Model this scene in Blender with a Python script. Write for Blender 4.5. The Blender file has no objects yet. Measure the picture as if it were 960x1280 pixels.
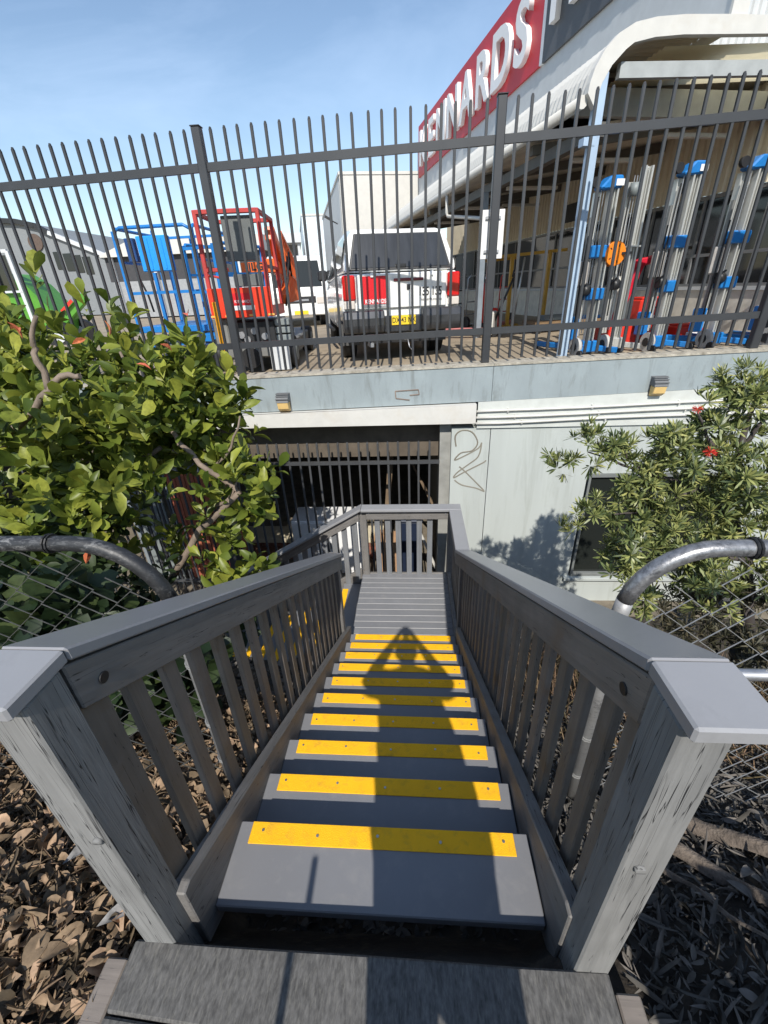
import bpy, bmesh, math, random
import numpy as np
from mathutils import Matrix, Vector, Euler
random.seed(7); rng = np.random.default_rng(11)
S = bpy.context.scene
COL = S.collection
# ------------------------------------------------------------------ camera
YAW, PIT, ROL, FPX = 0.081, 0.4814, -0.0442, 536.0
CAM = Vector((0.1343, -0.8946, 1.841))
def cam_axes():
    cy, sy = math.cos(YAW), math.sin(YAW)
    f = Vector((-sy*math.cos(PIT), cy*math.cos(PIT), -math.sin(PIT)))
    r = Vector((cy, sy, 0)); u = r.cross(f)
    c, s = math.cos(ROL), math.sin(ROL)
    return c*r+s*u, -s*r+c*u, f
RX, UX, FX = cam_axes()
cd = bpy.data.cameras.new('camera'); co = bpy.data.objects.new('camera', cd); COL.objects.link(co)
m = Matrix.Identity(4)
for i in range(3):
    m[i][0], m[i][1], m[i][2], m[i][3] = RX[i], UX[i], -FX[i], CAM[i]
co.matrix_world = m
cd.sensor_fit = 'VERTICAL'; cd.sensor_height = 36; cd.sensor_width = 27
cd.lens = FPX/1280*36; cd.clip_start = 0.005; cd.clip_end = 600
S.camera = co
# ------------------------------------------------------------------ sky, sun, exposure
SUN_DIR = Vector((-0.03, 1.0, -0.93)).normalized()       # the way the light travels
w = bpy.data.worlds.new('World'); S.world = w; w.use_nodes = True
nt = w.node_tree; nt.nodes.clear()
out = nt.nodes.new('ShaderNodeOutputWorld'); bg = nt.nodes.new('ShaderNodeBackground')
sky = nt.nodes.new('ShaderNodeTexSky'); sky.sky_type = 'NISHITA'; sky.sun_disc = False
sky.sun_elevation = math.asin(-SUN_DIR.z); sky.sun_rotation = math.atan2(-SUN_DIR.x, -SUN_DIR.y)
sky.air_density = 1.15; sky.dust_density = 0.35; sky.ozone_density = 1.6
tc = nt.nodes.new('ShaderNodeTexCoord'); mp = nt.nodes.new('ShaderNodeMapping'); mp.inputs['Scale'].default_value = (1.2, 2.6, 4.0)
mp.inputs['Rotation'].default_value = (0.2, 0.3, 0.6)
nz = nt.nodes.new('ShaderNodeTexNoise'); nz.inputs['Scale'].default_value = 1.6; nz.inputs['Detail'].default_value = 9; nz.inputs['Roughness'].default_value = .58
nz.inputs['Distortion'].default_value = .6
rp = nt.nodes.new('ShaderNodeMapRange'); rp.inputs[1].default_value = .42; rp.inputs[2].default_value = .8; rp.inputs[3].default_value = 0; rp.inputs[4].default_value = .34
mx = nt.nodes.new('ShaderNodeMix'); mx.data_type = 'RGBA'; mx.inputs[7].default_value = (5.2, 6.6, 8.8, 1)
nt.links.new(tc.outputs['Generated'], mp.inputs[0]); nt.links.new(mp.outputs[0], nz.inputs[0]); nt.links.new(nz.outputs[0], rp.inputs[0])
nt.links.new(rp.outputs[0], mx.inputs[0]); nt.links.new(sky.outputs[0], mx.inputs[6]); hsv = nt.nodes.new('ShaderNodeHueSaturation'); hsv.inputs['Saturation'].default_value = 1.0; nt.links.new(mx.outputs[2], hsv.inputs['Color']); nt.links.new(hsv.outputs[0], bg.inputs[0])
bg.inputs[1].default_value = 0.124
nt.links.new(bg.outputs[0], out.inputs[0])
sl = bpy.data.lights.new('sun', 'SUN'); sl.energy = 4.2; sl.angle = math.radians(.53); sl.color = (1, .95, .87)
so = bpy.data.objects.new('sun', sl); COL.objects.link(so); so.location = (0, -10, 12)
so.rotation_euler = SUN_DIR.to_track_quat('-Z', 'Y').to_euler()
S.view_settings.view_transform = 'Standard'; S.view_settings.look = 'None'; S.view_settings.exposure = 0.38; S.view_settings.gamma = 1
S.cycles.max_bounces = 6; S.cycles.transparent_max_bounces = 8
# ------------------------------------------------------------------ back-projection: a pixel of the photograph to a point at a known place
def ray(px, py): return RX*((px-480)/FPX)+UX*((640-py)/FPX)+FX
def aty(px, py, y):
    d = ray(px, py); return CAM+d*((y-CAM.y)/d.y)
# ------------------------------------------------------------------ materials
MATS = {}
def N(nt, typ, **kw):
    n = nt.nodes.new(typ)
    for k, v in kw.items():
        if isinstance(k, str) and hasattr(n, k) and k not in n.inputs: setattr(n, k, v)
        else: n.inputs[k].default_value = v
    return n
def ramp(nt, src, a, b, lo=0., hi=1.):
    r = nt.nodes.new('ShaderNodeMapRange'); r.inputs[1].default_value = a; r.inputs[2].default_value = b
    r.inputs[3].default_value = lo; r.inputs[4].default_value = hi; nt.links.new(src, r.inputs[0]); return r.outputs[0]
def mixc(nt, fac, a, b, blend='MIX'):
    x = nt.nodes.new('ShaderNodeMix'); x.data_type = 'RGBA'; x.blend_type = blend
    for sock, v in ((0, fac), (6, a), (7, b)):
        if hasattr(v, 'is_linked') or hasattr(v, 'links'): nt.links.new(v, x.inputs[sock])
        elif sock == 0: x.inputs[0].default_value = v
        else: x.inputs[sock].default_value = (*v, 1) if len(v) == 3 else v
    return x.outputs[2]
def mat(name, col, rough=.5, metal=0., var=.12, vscale=6., dirt=None, dirt_amt=.0, dscale=2.5, grain=None, bump=.0, bscale=40., stretch=(1, 1, 1), cracks=0., island=0., spec=.5, trans=0., flakes=None, objvar=.0, coat=0., dst=(1, 1, 1), bdist=.01, hue=.06):
    """one procedural material: base colour, broad variation, dirt patches, grain along local X, fine relief"""
    if name in MATS: return MATS[name]
    M = bpy.data.materials.new(name); M.use_nodes = True; nt = M.node_tree
    bs = nt.nodes['Principled BSDF']; bs.inputs['Roughness'].default_value = rough; bs.inputs['Metallic'].default_value = metal
    bs.inputs['Specular IOR Level'].default_value = spec
    if coat: bs.inputs['Coat Weight'].default_value = coat; bs.inputs['Coat Roughness'].default_value = .06
    tc = nt.nodes.new('ShaderNodeTexCoord'); oi = nt.nodes.new('ShaderNodeObjectInfo')
    ad = nt.nodes.new('ShaderNodeVectorMath'); ad.operation = 'MULTIPLY_ADD'
    cmb = nt.nodes.new('ShaderNodeCombineXYZ')
    for i in range(3): nt.links.new(oi.outputs['Random'], cmb.inputs[i])
    nt.links.new(cmb.outputs[0], ad.inputs[0]); ad.inputs[1].default_value = (13, 7, 5); nt.links.new(tc.outputs['Object'], ad.inputs[2])
    def noise(scale, st=(1, 1, 1), det=4., dist=0., ro=.55):
        mp = nt.nodes.new('ShaderNodeMapping'); mp.inputs['Scale'].default_value = st; nt.links.new(ad.outputs[0], mp.inputs[0])
        n = nt.nodes.new('ShaderNodeTexNoise'); n.inputs['Scale'].default_value = scale; n.inputs['Detail'].default_value = det
        n.inputs['Distortion'].default_value = dist; n.inputs['Roughness'].default_value = ro; nt.links.new(mp.outputs[0], n.inputs[0]); return n.outputs[0]
    n1 = noise(vscale, stretch)
    c = mixc(nt, ramp(nt, n1, .3, .7), tuple(x*(1-var) for x in col), tuple(min(1, x*(1+var)) for x in col))
    hgt = None
    if grain:
        g = noise(grain, (.06, 1, 1), 6., .8, .65); c = mixc(nt, ramp(nt, g, .35, .7, 0, .55), c, tuple(x*.5 for x in col)); hgt = g
    if cracks:
        k = noise(70., (.03, 1, 1), 2., .10)
        s = nt.nodes.new('ShaderNodeMath'); s.operation = 'SUBTRACT'; nt.links.new(k, s.inputs[0]); s.inputs[1].default_value = .5
        a = nt.nodes.new('ShaderNodeMath'); a.operation = 'ABSOLUTE'; nt.links.new(s.outputs[0], a.inputs[0])
        gate = noise(24., (.10, 1, 1), 2.)
        f = ramp(nt, a.outputs[0], .004*cracks, .017*cracks, 1, 0)
        mu = nt.nodes.new('ShaderNodeMath'); mu.operation = 'MULTIPLY'; nt.links.new(f, mu.inputs[0]); nt.links.new(ramp(nt, gate, .43, .53), mu.inputs[1])
        c = mixc(nt, mu.outputs[0], c, (.012, .012, .013))
    if dirt:
        d = noise(dscale, dst, 8., .4, .65); c = mixc(nt, ramp(nt, d, .52, .72, 0, dirt_amt), c, dirt)
    if flakes:
        d = noise(60, (.45, 1, 1), 8., .5, .8); g_ = noise(4, (1, 1, 1), 2.); mu = nt.nodes.new('ShaderNodeMath'); mu.operation = 'MULTIPLY'; nt.links.new(ramp(nt, d, .5, .6), mu.inputs[0]); nt.links.new(ramp(nt, g_, .42, .62), mu.inputs[1]); c = mixc(nt, mu.outputs[0], c, flakes)
    if island:
        gi = nt.nodes.new('ShaderNodeNewGeometry'); h = nt.nodes.new('ShaderNodeHueSaturation'); nt.links.new(c, h.inputs['Color'])
        nt.links.new(ramp(nt, gi.outputs['Random Per Island'], 0, 1, 1-island, 1+island), h.inputs['Value'])
        nt.links.new(ramp(nt, gi.outputs['Random Per Island'], 0, 1, .5+island*hue, .5-island*hue*.8), h.inputs['Hue']); c = h.outputs[0]
    if objvar:
        h = nt.nodes.new('ShaderNodeHueSaturation'); nt.links.new(c, h.inputs['Color']); nt.links.new(ramp(nt, oi.outputs['Random'], 0, 1, 1-objvar, 1+objvar), h.inputs['Value'])
        nt.links.new(ramp(nt, oi.outputs['Random'], 0, 1, .5+objvar*.06, .5-objvar*.05), h.inputs['Hue']); c = h.outputs[0]
    nt.links.new(c, bs.inputs['Base Color'])
    if bump:
        bn = nt.nodes.new('ShaderNodeBump'); bn.inputs['Strength'].default_value = bump; bn.inputs['Distance'].default_value = bdist
        nt.links.new(hgt if hgt is not None else noise(bscale, stretch, 5.), bn.inputs['Height']); nt.links.new(bn.outputs[0], bs.inputs['Normal'])
    if trans:
        tr = nt.nodes.new('ShaderNodeBsdfTranslucent'); nt.links.new(c, tr.inputs[0]); ms = nt.nodes.new('ShaderNodeMixShader'); ms.inputs[0].default_value = trans
        o = nt.nodes['Material Output']; nt.links.new(bs.outputs[0], ms.inputs[1]); nt.links.new(tr.outputs[0], ms.inputs[2]); nt.links.new(ms.outputs[0], o.inputs[0])
    MATS[name] = M; return M
def glass(name, col, rough=.08, alpha=1.):
    if name in MATS: return MATS[name]
    M = bpy.data.materials.new(name); M.use_nodes = True; b = M.node_tree.nodes['Principled BSDF']
    b.inputs['Base Color'].default_value = (*col, 1); b.inputs['Roughness'].default_value = rough; b.inputs['Specular IOR Level'].default_value = .6
    MATS[name] = M; return M
wood = mat('grey_painted_timber', (.185, .176, .168), .62, var=.10, grain=34, bump=.5, bdist=.0025, cracks=.55, objvar=.07)
woodw = mat('weathered_painted_timber', (.215, .215, .210), .75, var=.10, grain=40, bump=.6, bdist=.0025, cracks=.9, dirt=(.14, .135, .13), dirt_amt=.3, dscale=5)
woodb = mat('thin_painted_timber', (.190, .165, .142), .66, var=.14, grain=26, bump=.5, bdist=.0025, cracks=.3, dirt=(.15, .10, .06), dirt_amt=.8, dscale=4, objvar=.12)
capp = mat('pale_grey_cap_paint', (.258, .260, .270), .30, var=.05, vscale=3, bump=.12, bscale=120, bdist=.002, dirt=(.2, .2, .205), dirt_amt=.4, dscale=12, objvar=.02)
treadm = mat('smooth_grey_paint', (.186, .189, .200), .42, var=.05, vscale=3, bump=.12, bscale=120, bdist=.002, dirt=(.255, .25, .245), dirt_amt=.4, dscale=14, objvar=.04)
yellow = mat('yellow_grit', (.95, .495, .004), .75, var=.05, vscale=8, bump=.8, bscale=420, bdist=.004, dirt=(.52, .28, .03), dirt_amt=.55, dscale=22)
steel = mat('galvanised_steel', (.45, .46, .48), .42, .75, var=.15, vscale=14)
screwm = mat('screw_steel', (.55, .52, .46), .35, .9)
charcoal = mat('charcoal_powder_coat', (.036, .038, .042), .42, .0, var=.08, objvar=.08)
slabm = mat('worn_landing_timber', (.085, .082, .078), .8, var=.45, vscale=110, stretch=(1, .35, 1), dirt=(.20, .19, .165), dirt_amt=.5, dscale=130, dst=(1, .22, 1), bump=.35, bscale=200, bdist=.003)
earth = mat('leafy_soil', (.032, .026, .020), .95, var=.4, vscale=5, dirt=(.11, .085, .06), dirt_amt=.7, dscale=7, bump=1., bscale=30)
concm = mat('blue_grey_render', (.26, .302, .315), .75, var=.10, vscale=3, stretch=(1, 1, .5), dirt=(.15, .165, .16), dirt_amt=.75, dscale=3.0, dst=(2.4, 1, .5), bump=.25, bscale=60)
wallm = mat('pale_green_grey_render', (.425, .455, .435), .7, var=.05, vscale=2, stretch=(1.5, 1, .25), dirt=(.30, .32, .29), dirt_amt=.6, dscale=3.2, dst=(2.2, 1, .22), bump=.12, bscale=70)
whitem = mat('white_paint', (.57, .56, .525), .55, var=.05, dirt=(.42, .36, .27), dirt_amt=.30, dscale=3)
capm = mat('weathered_concrete', (.38, .35, .29), .9, var=.25, vscale=12, dirt=(.14, .12, .09), dirt_amt=.8, dscale=8, bump=.8, bscale=50)
yardm = mat('sandy_concrete', (.30, .245, .175), .85, var=.15, vscale=2, dirt=(.15, .125, .095), dirt_amt=.6, dscale=1.2, bump=.3, bscale=80)
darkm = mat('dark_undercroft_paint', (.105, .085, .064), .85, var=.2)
blackm = mat('black_rubber', (.012, .012, .013), .6, var=.2)
bplast = mat('black_plastic', (.022, .023, .025), .45)
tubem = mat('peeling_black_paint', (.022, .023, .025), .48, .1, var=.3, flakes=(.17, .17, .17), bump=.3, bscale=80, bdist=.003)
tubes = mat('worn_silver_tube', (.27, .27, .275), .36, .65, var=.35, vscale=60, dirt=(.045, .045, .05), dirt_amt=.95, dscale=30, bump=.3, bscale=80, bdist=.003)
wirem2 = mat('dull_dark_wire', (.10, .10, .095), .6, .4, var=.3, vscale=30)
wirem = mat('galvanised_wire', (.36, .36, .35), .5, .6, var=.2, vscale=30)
barkm = mat('grey_brown_bark', (.20, .155, .12), .85, var=.3, vscale=14, stretch=(1, 1, .3), bump=.8, bscale=40)
leafm = mat('glossy_green_leaf', (.19, .222, .034), .42, var=.3, vscale=5, island=.5, objvar=.45, trans=.34, spec=.4)
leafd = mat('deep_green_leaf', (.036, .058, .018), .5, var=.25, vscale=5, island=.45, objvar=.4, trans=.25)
tuftm = mat('narrow_olive_leaf', (.150, .178, .060), .42, var=.2, vscale=4, island=.65, objvar=.4, trans=.18)
deadm = mat('dry_leaf', (.215, .150, .092), .8, var=.35, vscale=40, island=.75, hue=.015, trans=.12)
deadg = mat('grey_dry_leaf', (.088, .080, .070), .85, var=.3, vscale=20, island=.7, hue=.02)
redm = mat('red_paint', (.62, .035, .02), .4, var=.08, dirt=(.3, .05, .03), dirt_amt=.4)
orangem = mat('orange_paint', (.80, .14, .02), .42, var=.08, dirt=(.35, .1, .04), dirt_amt=.4)
bluem = mat('blue_paint', (.012, .17, .48), .4, var=.10, dirt=(.02, .07, .22), dirt_amt=.4)
alum = mat('aluminium', (.62, .62, .59), .38, .55, var=.12, vscale=8, stretch=(6, 6, .2))
carw = mat('white_car_paint', (.80, .80, .78), .28, coat=.7, var=.02, dirt=(.55, .50, .42), dirt_amt=.25, dscale=2)
darkgl = glass('dark_glass', (.012, .014, .017), .06)
lightgl = glass('tinted_glass', (.018, .021, .019), .04)
tailred = glass('red_lens', (.55, .008, .01), .12)
clearl = glass('clear_lens', (.6, .55, .5), .12)
signred = mat('sign_red', (.50, .016, .025), .45, var=.04, dirt=(.36, .02, .03), dirt_amt=.3)
signgrey = mat('sign_charcoal', (.075, .078, .085), .5, var=.05)
letterm = mat('sign_white', (.80, .80, .80), .4, var=.02)
creamc = mat('cream_corrugated', (.58, .52, .40), .6, var=.06)
greyw = mat('pale_grey_cladding', (.55, .57, .58), .6, var=.05, dirt=(.42, .43, .43), dirt_amt=.3)
offw = mat('off_white_cladding', (.55, .54, .505), .6, var=.04, dirt=(.55, .53, .48), dirt_amt=.3)
lblue = mat('light_blue_steel', (.36, .47, .60), .45, var=.06, dirt=(.27, .33, .40), dirt_amt=.4)
greyp = mat('mid_grey_panel', (.20, .225, .225), .5, var=.08)
# ------------------------------------------------------------------ mesh helpers
WM = {}
def thing(name, label, cat, loc=(0, 0, 0), rz=0., group=None):
    o = bpy.data.objects.new(name, None); COL.objects.link(o); o.empty_display_size = .1
    M = Matrix.Translation(Vector(loc)) @ Matrix.Rotation(rz, 4, 'Z'); o.matrix_world = M; WM[o] = M
    return tag(o, label, cat, group)
def tag(o, label=None, cat=None, group=None, kind=None):
    if label: o['label'] = label
    if cat: o['category'] = cat
    if group: o['group'] = group
    if kind: o['kind'] = kind
    return o
def link(name, me, mats, parent=None, M=None, smooth=False):
    o = bpy.data.objects.new(name, me); COL.objects.link(o)
    for x in (mats if isinstance(mats, (list, tuple)) else [mats]):
        if len(me.materials) < (len(mats) if isinstance(mats, (list, tuple)) else 1): me.materials.append(x)
    if smooth:
        for p in me.polygons: p.use_smooth = True
    M = M or Matrix.Identity(4)
    if parent is not None:
        o.parent = parent; o.matrix_parent_inverse = Matrix.Identity(4); o.matrix_basis = M
        WM[o] = WM[parent] @ M
    else: o.matrix_basis = M; WM[o] = M
    return o
class MB:
    """collects shapes in the thing's own frame, then links them as one mesh object"""
    def __init__(s): s.bm = bmesh.new(); s.mi = 0
    def use(s, i): s.mi = i; return s
    def _t(s, n0): 
        for f in s.bm.faces[n0:] if False else []: pass
    def faces(s, vs, fs):
        v = [s.bm.verts.new(p) for p in vs]; r = []
        for f in fs:
            try: q = s.bm.faces.new([v[i] for i in f]); q.material_index = s.mi; r.append(q)
            except ValueError: pass
        return v
    def box(s, c, d, rot=None):
        x, y, z = (q/2 for q in d); c = Vector(c); R = rot.to_matrix() if isinstance(rot, Euler) else rot
        vs = [Vector((a, b, e)) for a in (-x, x) for b in (-y, y) for e in (-z, z)]
        vs = [(R @ v if R else v)+c for v in vs]
        s.faces(vs, [(0, 1, 3, 2), (4, 6, 7, 5), (0, 4, 5, 1), (2, 3, 7, 6), (0, 2, 6, 4), (1, 5, 7, 3)]); return s
    def bx(s, x0, x1, y0, y1, z0, z1): return s.box(((x0+x1)/2, (y0+y1)/2, (z0+z1)/2), (x1-x0, y1-y0, z1-z0))
    def prism(s, poly, a, b, axis='x'):
        """polygon in the two other axes, drawn out from a to b"""
        def P(u, v, t): return {'x': (t, u, v), 'y': (u, t, v), 'z': (u, v, t)}[axis]
        n = len(poly); vs = [P(u, v, a) for u, v in poly]+[P(u, v, b) for u, v in poly]
        s.faces(vs, [tuple(range(n)), tuple(range(2*n-1, n-1, -1))]+[(i, n+i, n+(i+1) % n, (i+1) % n) for i in range(n)])
        return s
    def bar(s, A, B, wd, h=None, up=(0, 0, 1)):
        A, B = Vector(A), Vector(B); d = B-A; L = d.length; x = d/L; u = Vector(up)
        if abs(x.dot(u)) > .98: u = Vector((0, 1, 0))
        y = u.cross(x).normalized(); z = x.cross(y); R = Matrix((x, y, z)).transposed()
        return s.box((A+B)/2, (L, wd, h or wd), R)
    def tube(s, pts, r, seg=10, cap=True):
        pts = [Vector(p) for p in pts]; n = len(pts); rr = r if isinstance(r, (list, tuple)) else [r]*n
        rings = []; up = Vector((0, 0, 1)); prev = None
        for i, p in enumerate(pts):
            t = ((pts[min(i+1, n-1)]-pts[max(i-1, 0)])).normalized()
            if prev is None: a = t.orthogonal().normalized()
            else: a = (prev-t*prev.dot(t)).normalized()
            prev = a; b = t.cross(a)
            rings.append([s.bm.verts.new(p+(a*math.cos(k*2*math.pi/seg)+b*math.sin(k*2*math.pi/seg))*rr[i]) for k in range(seg)])
        for i in range(n-1):
            for k in range(seg):
                f = s.bm.faces.new([rings[i][k], rings[i][(k+1) % seg], rings[i+1][(k+1) % seg], rings[i+1][k]]); f.material_index = s.mi; f.smooth = seg > 5
        if cap:
            for q in (rings[0][::-1], rings[-1]): f = s.bm.faces.new(q); f.material_index = s.mi
        return s
    def cyl(s, c, r, h, axis='z', seg=16):
        d = Vector({'x': (1, 0, 0), 'y': (0, 1, 0), 'z': (0, 0, 1)}[axis])*h/2; c = Vector(c); return s.tube([c-d, c+d], r, seg)
    def build(s, name, mats, parent=None, M=None, bevel=0., smooth=False, label=None, frame=None):
        bm = s.bm
        bmesh.ops.recalc_face_normals(bm, faces=bm.faces)
        if bevel: bmesh.ops.bevel(bm, geom=[e for e in bm.edges if len(e.link_faces) == 2 and e.calc_face_angle(0) > .5], offset=bevel, segments=1, affect='EDGES', clamp_overlap=True)
        if frame is not None: bm.transform(frame.inverted()); M = frame
        me = bpy.data.meshes.new(name); bm.to_mesh(me); bm.free()
        o = link(name, me, mats, parent, M, smooth)
        if label: o['label'] = label
        return o
def along(A, d, up=(0, 0, 1)):
    x = Vector(d).normalized(); u = Vector(up)
    if abs(x.dot(u)) > .95: u = Vector((0, 1, 0))
    y = u.cross(x).normalized(); z = x.cross(y); M = Matrix((x, y, z)).transposed().to_4x4(); M.translation = Vector(A); return M
def copy_tree(o, parent=None, M=None):
    c = o.copy(); COL.objects.link(c)
    if parent is not None: c.parent = parent; c.matrix_parent_inverse = Matrix.Identity(4)
    if M is not None: c.matrix_basis = M; 
    WM[c] = M if M is not None else WM[o]
    for ch in [q for q in o.children if q is not c]: copy_tree(ch, c)
    return c
def again(o, parent, M):
    c = o.copy(); COL.objects.link(c); c.parent = parent; c.matrix_parent_inverse = Matrix.Identity(4); c.matrix_basis = M; WM[c] = WM[parent] @ M; return c
def text(name, body, size, depth, M, m, parent, bold=.0, sx=1., space=1., label=None):
    cu = bpy.data.curves.new('lettering', 'FONT'); cu.body = body; cu.size = size; cu.extrude = depth/2; cu.offset = bold; cu.space_character = space
    cu.align_x = 'CENTER'; cu.align_y = 'CENTER'; cu.resolution_u = 4
    t = bpy.data.objects.new('lettering', cu); COL.objects.link(t)
    dg = bpy.context.evaluated_depsgraph_get(); me = bpy.data.meshes.new_from_object(t.evaluated_get(dg))
    bpy.data.objects.remove(t); bpy.data.curves.remove(cu)
    for v in me.vertices: v.co.x *= sx
    me.materials.clear()
    o = link(name, me, m, parent, M)
    if label: o['label'] = label
    return o
def frame3(o, x, y, z=None):
    x, y = Vector(x).normalized(), Vector(y).normalized(); z = x.cross(y); M = Matrix((x, y, z)).transposed().to_4x4(); M.translation = Vector(o); return M
def scatter(name, tv, tf, mats16, mat_, parent=None, M=None):
    """one mesh of many copies of a small template (numpy)"""
    tv = np.asarray(tv, float); A = np.asarray(mats16, float); n = len(A); k = len(tv)
    P = np.einsum('nij,kj->nki', A[:, :3, :3], tv)+A[:, None, :3, 3]
    me = bpy.data.meshes.new(name); nf = len(tf); fl = np.array([i for f in tf for i in f]); ls = np.array([len(f) for f in tf])
    me.vertices.add(n*k); me.vertices.foreach_set('co', P.reshape(-1))
    L = (fl[None, :]+np.arange(n)[:, None]*k).reshape(-1); me.loops.add(len(L)); me.loops.foreach_set('vertex_index', L.astype(np.int32))
    tot = np.tile(ls, n); st = np.concatenate([[0], np.cumsum(tot)[:-1]]); me.polygons.add(n*nf)
    me.polygons.foreach_set('loop_start', st.astype(np.int32)); me.polygons.foreach_set('loop_total', tot.astype(np.int32))
    me.update(calc_edges=True); me.validate()
    return link(name, me, mat_, parent, M, True)
def rotm(x, y, z, loc, s=(1, 1, 1)):
    M = np.eye(4); R = np.array(Euler((x, y, z)).to_matrix()); M[:3, :3] = R*np.array(s)[None, :]; M[:3, 3] = loc; return M
def leaf_T(wd=.5, fold=.12, droop=.15, rows=(.0, .3, .6, .85, 1.), prof=(0, .62, 1., .72, 0)):
    v = []; f = []; 
    for t, p in zip(rows, prof):
        z = -droop*t*t
        if p == 0: v.append((0, t, z))
        else: v += [(-wd/2*p, t, z+fold*p*.5), (0, t, z), (wd/2*p, t, z+fold*p*.5)]
    f += [(0, 2, 1), (0, 3, 2)]
    for r in range(len(rows)-3):
        a = 1+3*r; f += [(a, a+1, a+4, a+3), (a+1, a+2, a+5, a+4)]
    a = 1+3*(len(rows)-3); e = len(v)-1; f += [(a, a+1, e), (a+1, a+2, e)]
    return v, f
# ================================================================== SETTING
def gz(x, y):
    """garden slope: top level by the street, falling beside the stairs to the lower yard"""
    if y < -.35: z = .06
    elif y < 1.: z = .06-.52*(y+.35)
    else: z = -.642-.86*(y-1.)
    z = max(z, -3.0+.02*max(0, 6-abs(x)))
    if abs(x) < .66 and y > -.36: z -= .30*min(1, (y+.36)/.06)*min(1, (.66-abs(x))/.06)
    return z+.03*math.sin(x*3.1+y*2.3)*math.cos(x*1.7-y*2.9)
def grid(name, xs, ys, zf, m, kind='structure'):
    vs = [(x, y, zf(x, y)) for y in ys for x in xs]; nx = len(xs)
    fs = [(j*nx+i, j*nx+i+1, (j+1)*nx+i+1, (j+1)*nx+i) for j in range(len(ys)-1) for i in range(nx-1)]
    me = bpy.data.meshes.new(name); me.from_pydata(vs, [], fs); o = link(name, me, m, None, None, True); return tag(o, kind=kind)
xs = [-60, -30, -16]+[-10+.25*i for i in range(81)]+[16, 30, 60]
ys = [-120, -60, -30, -12]+[-6+.2*i for i in range(50)]+[4.2, 4.6]
tag(grid('garden_ground', xs, ys, gz, earth), 'sloping brown soil under the leaf litter')
ug = grid('lower_yard_floor', [-14, -6, 0, 6, 14], [4.6, 7, 10, 13, 16], lambda x, y: -2.97, mat('stained_concrete_floor', (.16, .135, .10), .85, var=.3, dirt=(.17, .145, .105), dirt_amt=.6, dscale=1.5))
def yz(x): return .78+.02*max(-8, min(8, x))
yg = grid('yard_ground', [-200, -60, -20, -8, 0, 8, 20, 60, 200], [5.0, 8, 14, 30, 80, 300], lambda x, y: yz(x), yardm)
# yard deck thickness so that the undercroft has a ceiling
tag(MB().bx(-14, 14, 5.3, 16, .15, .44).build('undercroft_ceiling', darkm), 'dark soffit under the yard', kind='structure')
# ------------------------------------------------------------------ the retaining building below the yard
D = 5.0
def wt(x): return .89+.022*x
rb = thing('lower_building', 'pale rendered lower building with blue-grey concrete edge beam and open dark undercroft', 'building', (0, D, -3))
def lo(mb, name, m, **k): return mb.build(name, m, rb, frame=None, **k)
def slopeband(x0, x1, y0, y1, lo_, hi_):   # a band that follows the slope of the yard; local frame of rb
    mb = MB(); vs = []
    for x in (x0, x1):
        for y, z in ((y0, lo_(x)), (y1, lo_(x)), (y1, hi_(x)), (y0, hi_(x))): vs.append((x, y, z+3))
    mb.faces(vs, [(0, 1, 2, 3), (7, 6, 5, 4), (0, 4, 5, 1), (1, 5, 6, 2), (2, 6, 7, 3), (3, 7, 4, 0)]); return mb
for a, b in ((-12.0, -5.31), (-5.305, 1.17), (1.175, 5.2), (5.205, 12.)):
    slopeband(a, b, 0, .3, lambda x: wt(x)-.50+.012*max(0, x), lambda x: wt(x)-.03).build('edge_beam', concm, rb)
    slopeband(a, b, -.012, .30, lambda x: wt(x)-.028, lambda x: wt(x)).build('coping', capm, rb)
slopeband(-12, .97, -.085, .25, lambda x: .15, lambda x: wt(x)-.503).build('lintel', whitem, rb)
slopeband(1.0, 12, -.01, .25, lambda x: .06, lambda x: wt(x)-.504+.012*max(0, x)).build('wall_head', mat('white_render_patch', (.52, .54, .51), .8, var=.08, dirt=(.45, .45, .40), dirt_amt=.4), rb)
# wall panels right of the opening, around the window
wx0, wx1, wz0, wz1 = 2.63, 4.9, .55, 2.35
for x0, x1, z0, z1 in ((.66, 1.195, 0, 3.06), (1.205, 2.63, 0, 3.06), (4.9, 12, 0, 3.06), (2.63, 4.9, 0, .55), (2.63, 4.9, 2.35, 3.06)):
    MB().bx(x0, x1, .02, .27, z0, z1).build('wall', wallm, rb)
MB().bx(.50, .66, .10, .5, 0, 3.15).build('jamb', mat('raw_concrete', (.27, .27, .25), .85, var=.15, dirt=(.15, .15, .13), dirt_amt=.5), rb)
wf = MB()
for x0, x1, z0, z1 in ((2.655, 2.69, .55, 2.35), (4.84, 4.9, .55, 2.35), (2.69, 4.84, .55, .61), (2.69, 4.84, 2.29, 2.35), (3.62, 3.68, .61, 2.29)): wf.bx(x0, x1, -.005, .1, z0, z1)
win = wf.build('window', mat('dark_window_frame', (.16, .17, .165), .6), rb, bevel=.004)
MB().bx(2.69, 3.62, .05, .058, .61, 2.29).build('pane', lightgl, win); MB().bx(3.68, 4.84, .05, .058, .61, 2.29).build('pane', lightgl, win)
MB().bx(2.55, 4.98, -.06, .02, .49, .545).build('sill', wallm, rb, bevel=.004)
for i, (za, r) in enumerate(((.30, .016), (.215, .018), (.135, .018))):
    pb = MB(); pts = [(.98+.0, -.03, za+3-.0+(.0))]+[(x, -.035, za+3+.022*(x-1)+.006*math.sin(x*2+i)) for x in np.arange(1.3, 9, .5)]
    pb.tube(pts, r, 8)
    for x in np.arange(1.4, 9, 1.1): pb.box((x+.1*i, -.02, za+3+.022*(x-1)), (.018, .05, .05))
    pb.build('conduit_pipe', whitem, rb)
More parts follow.
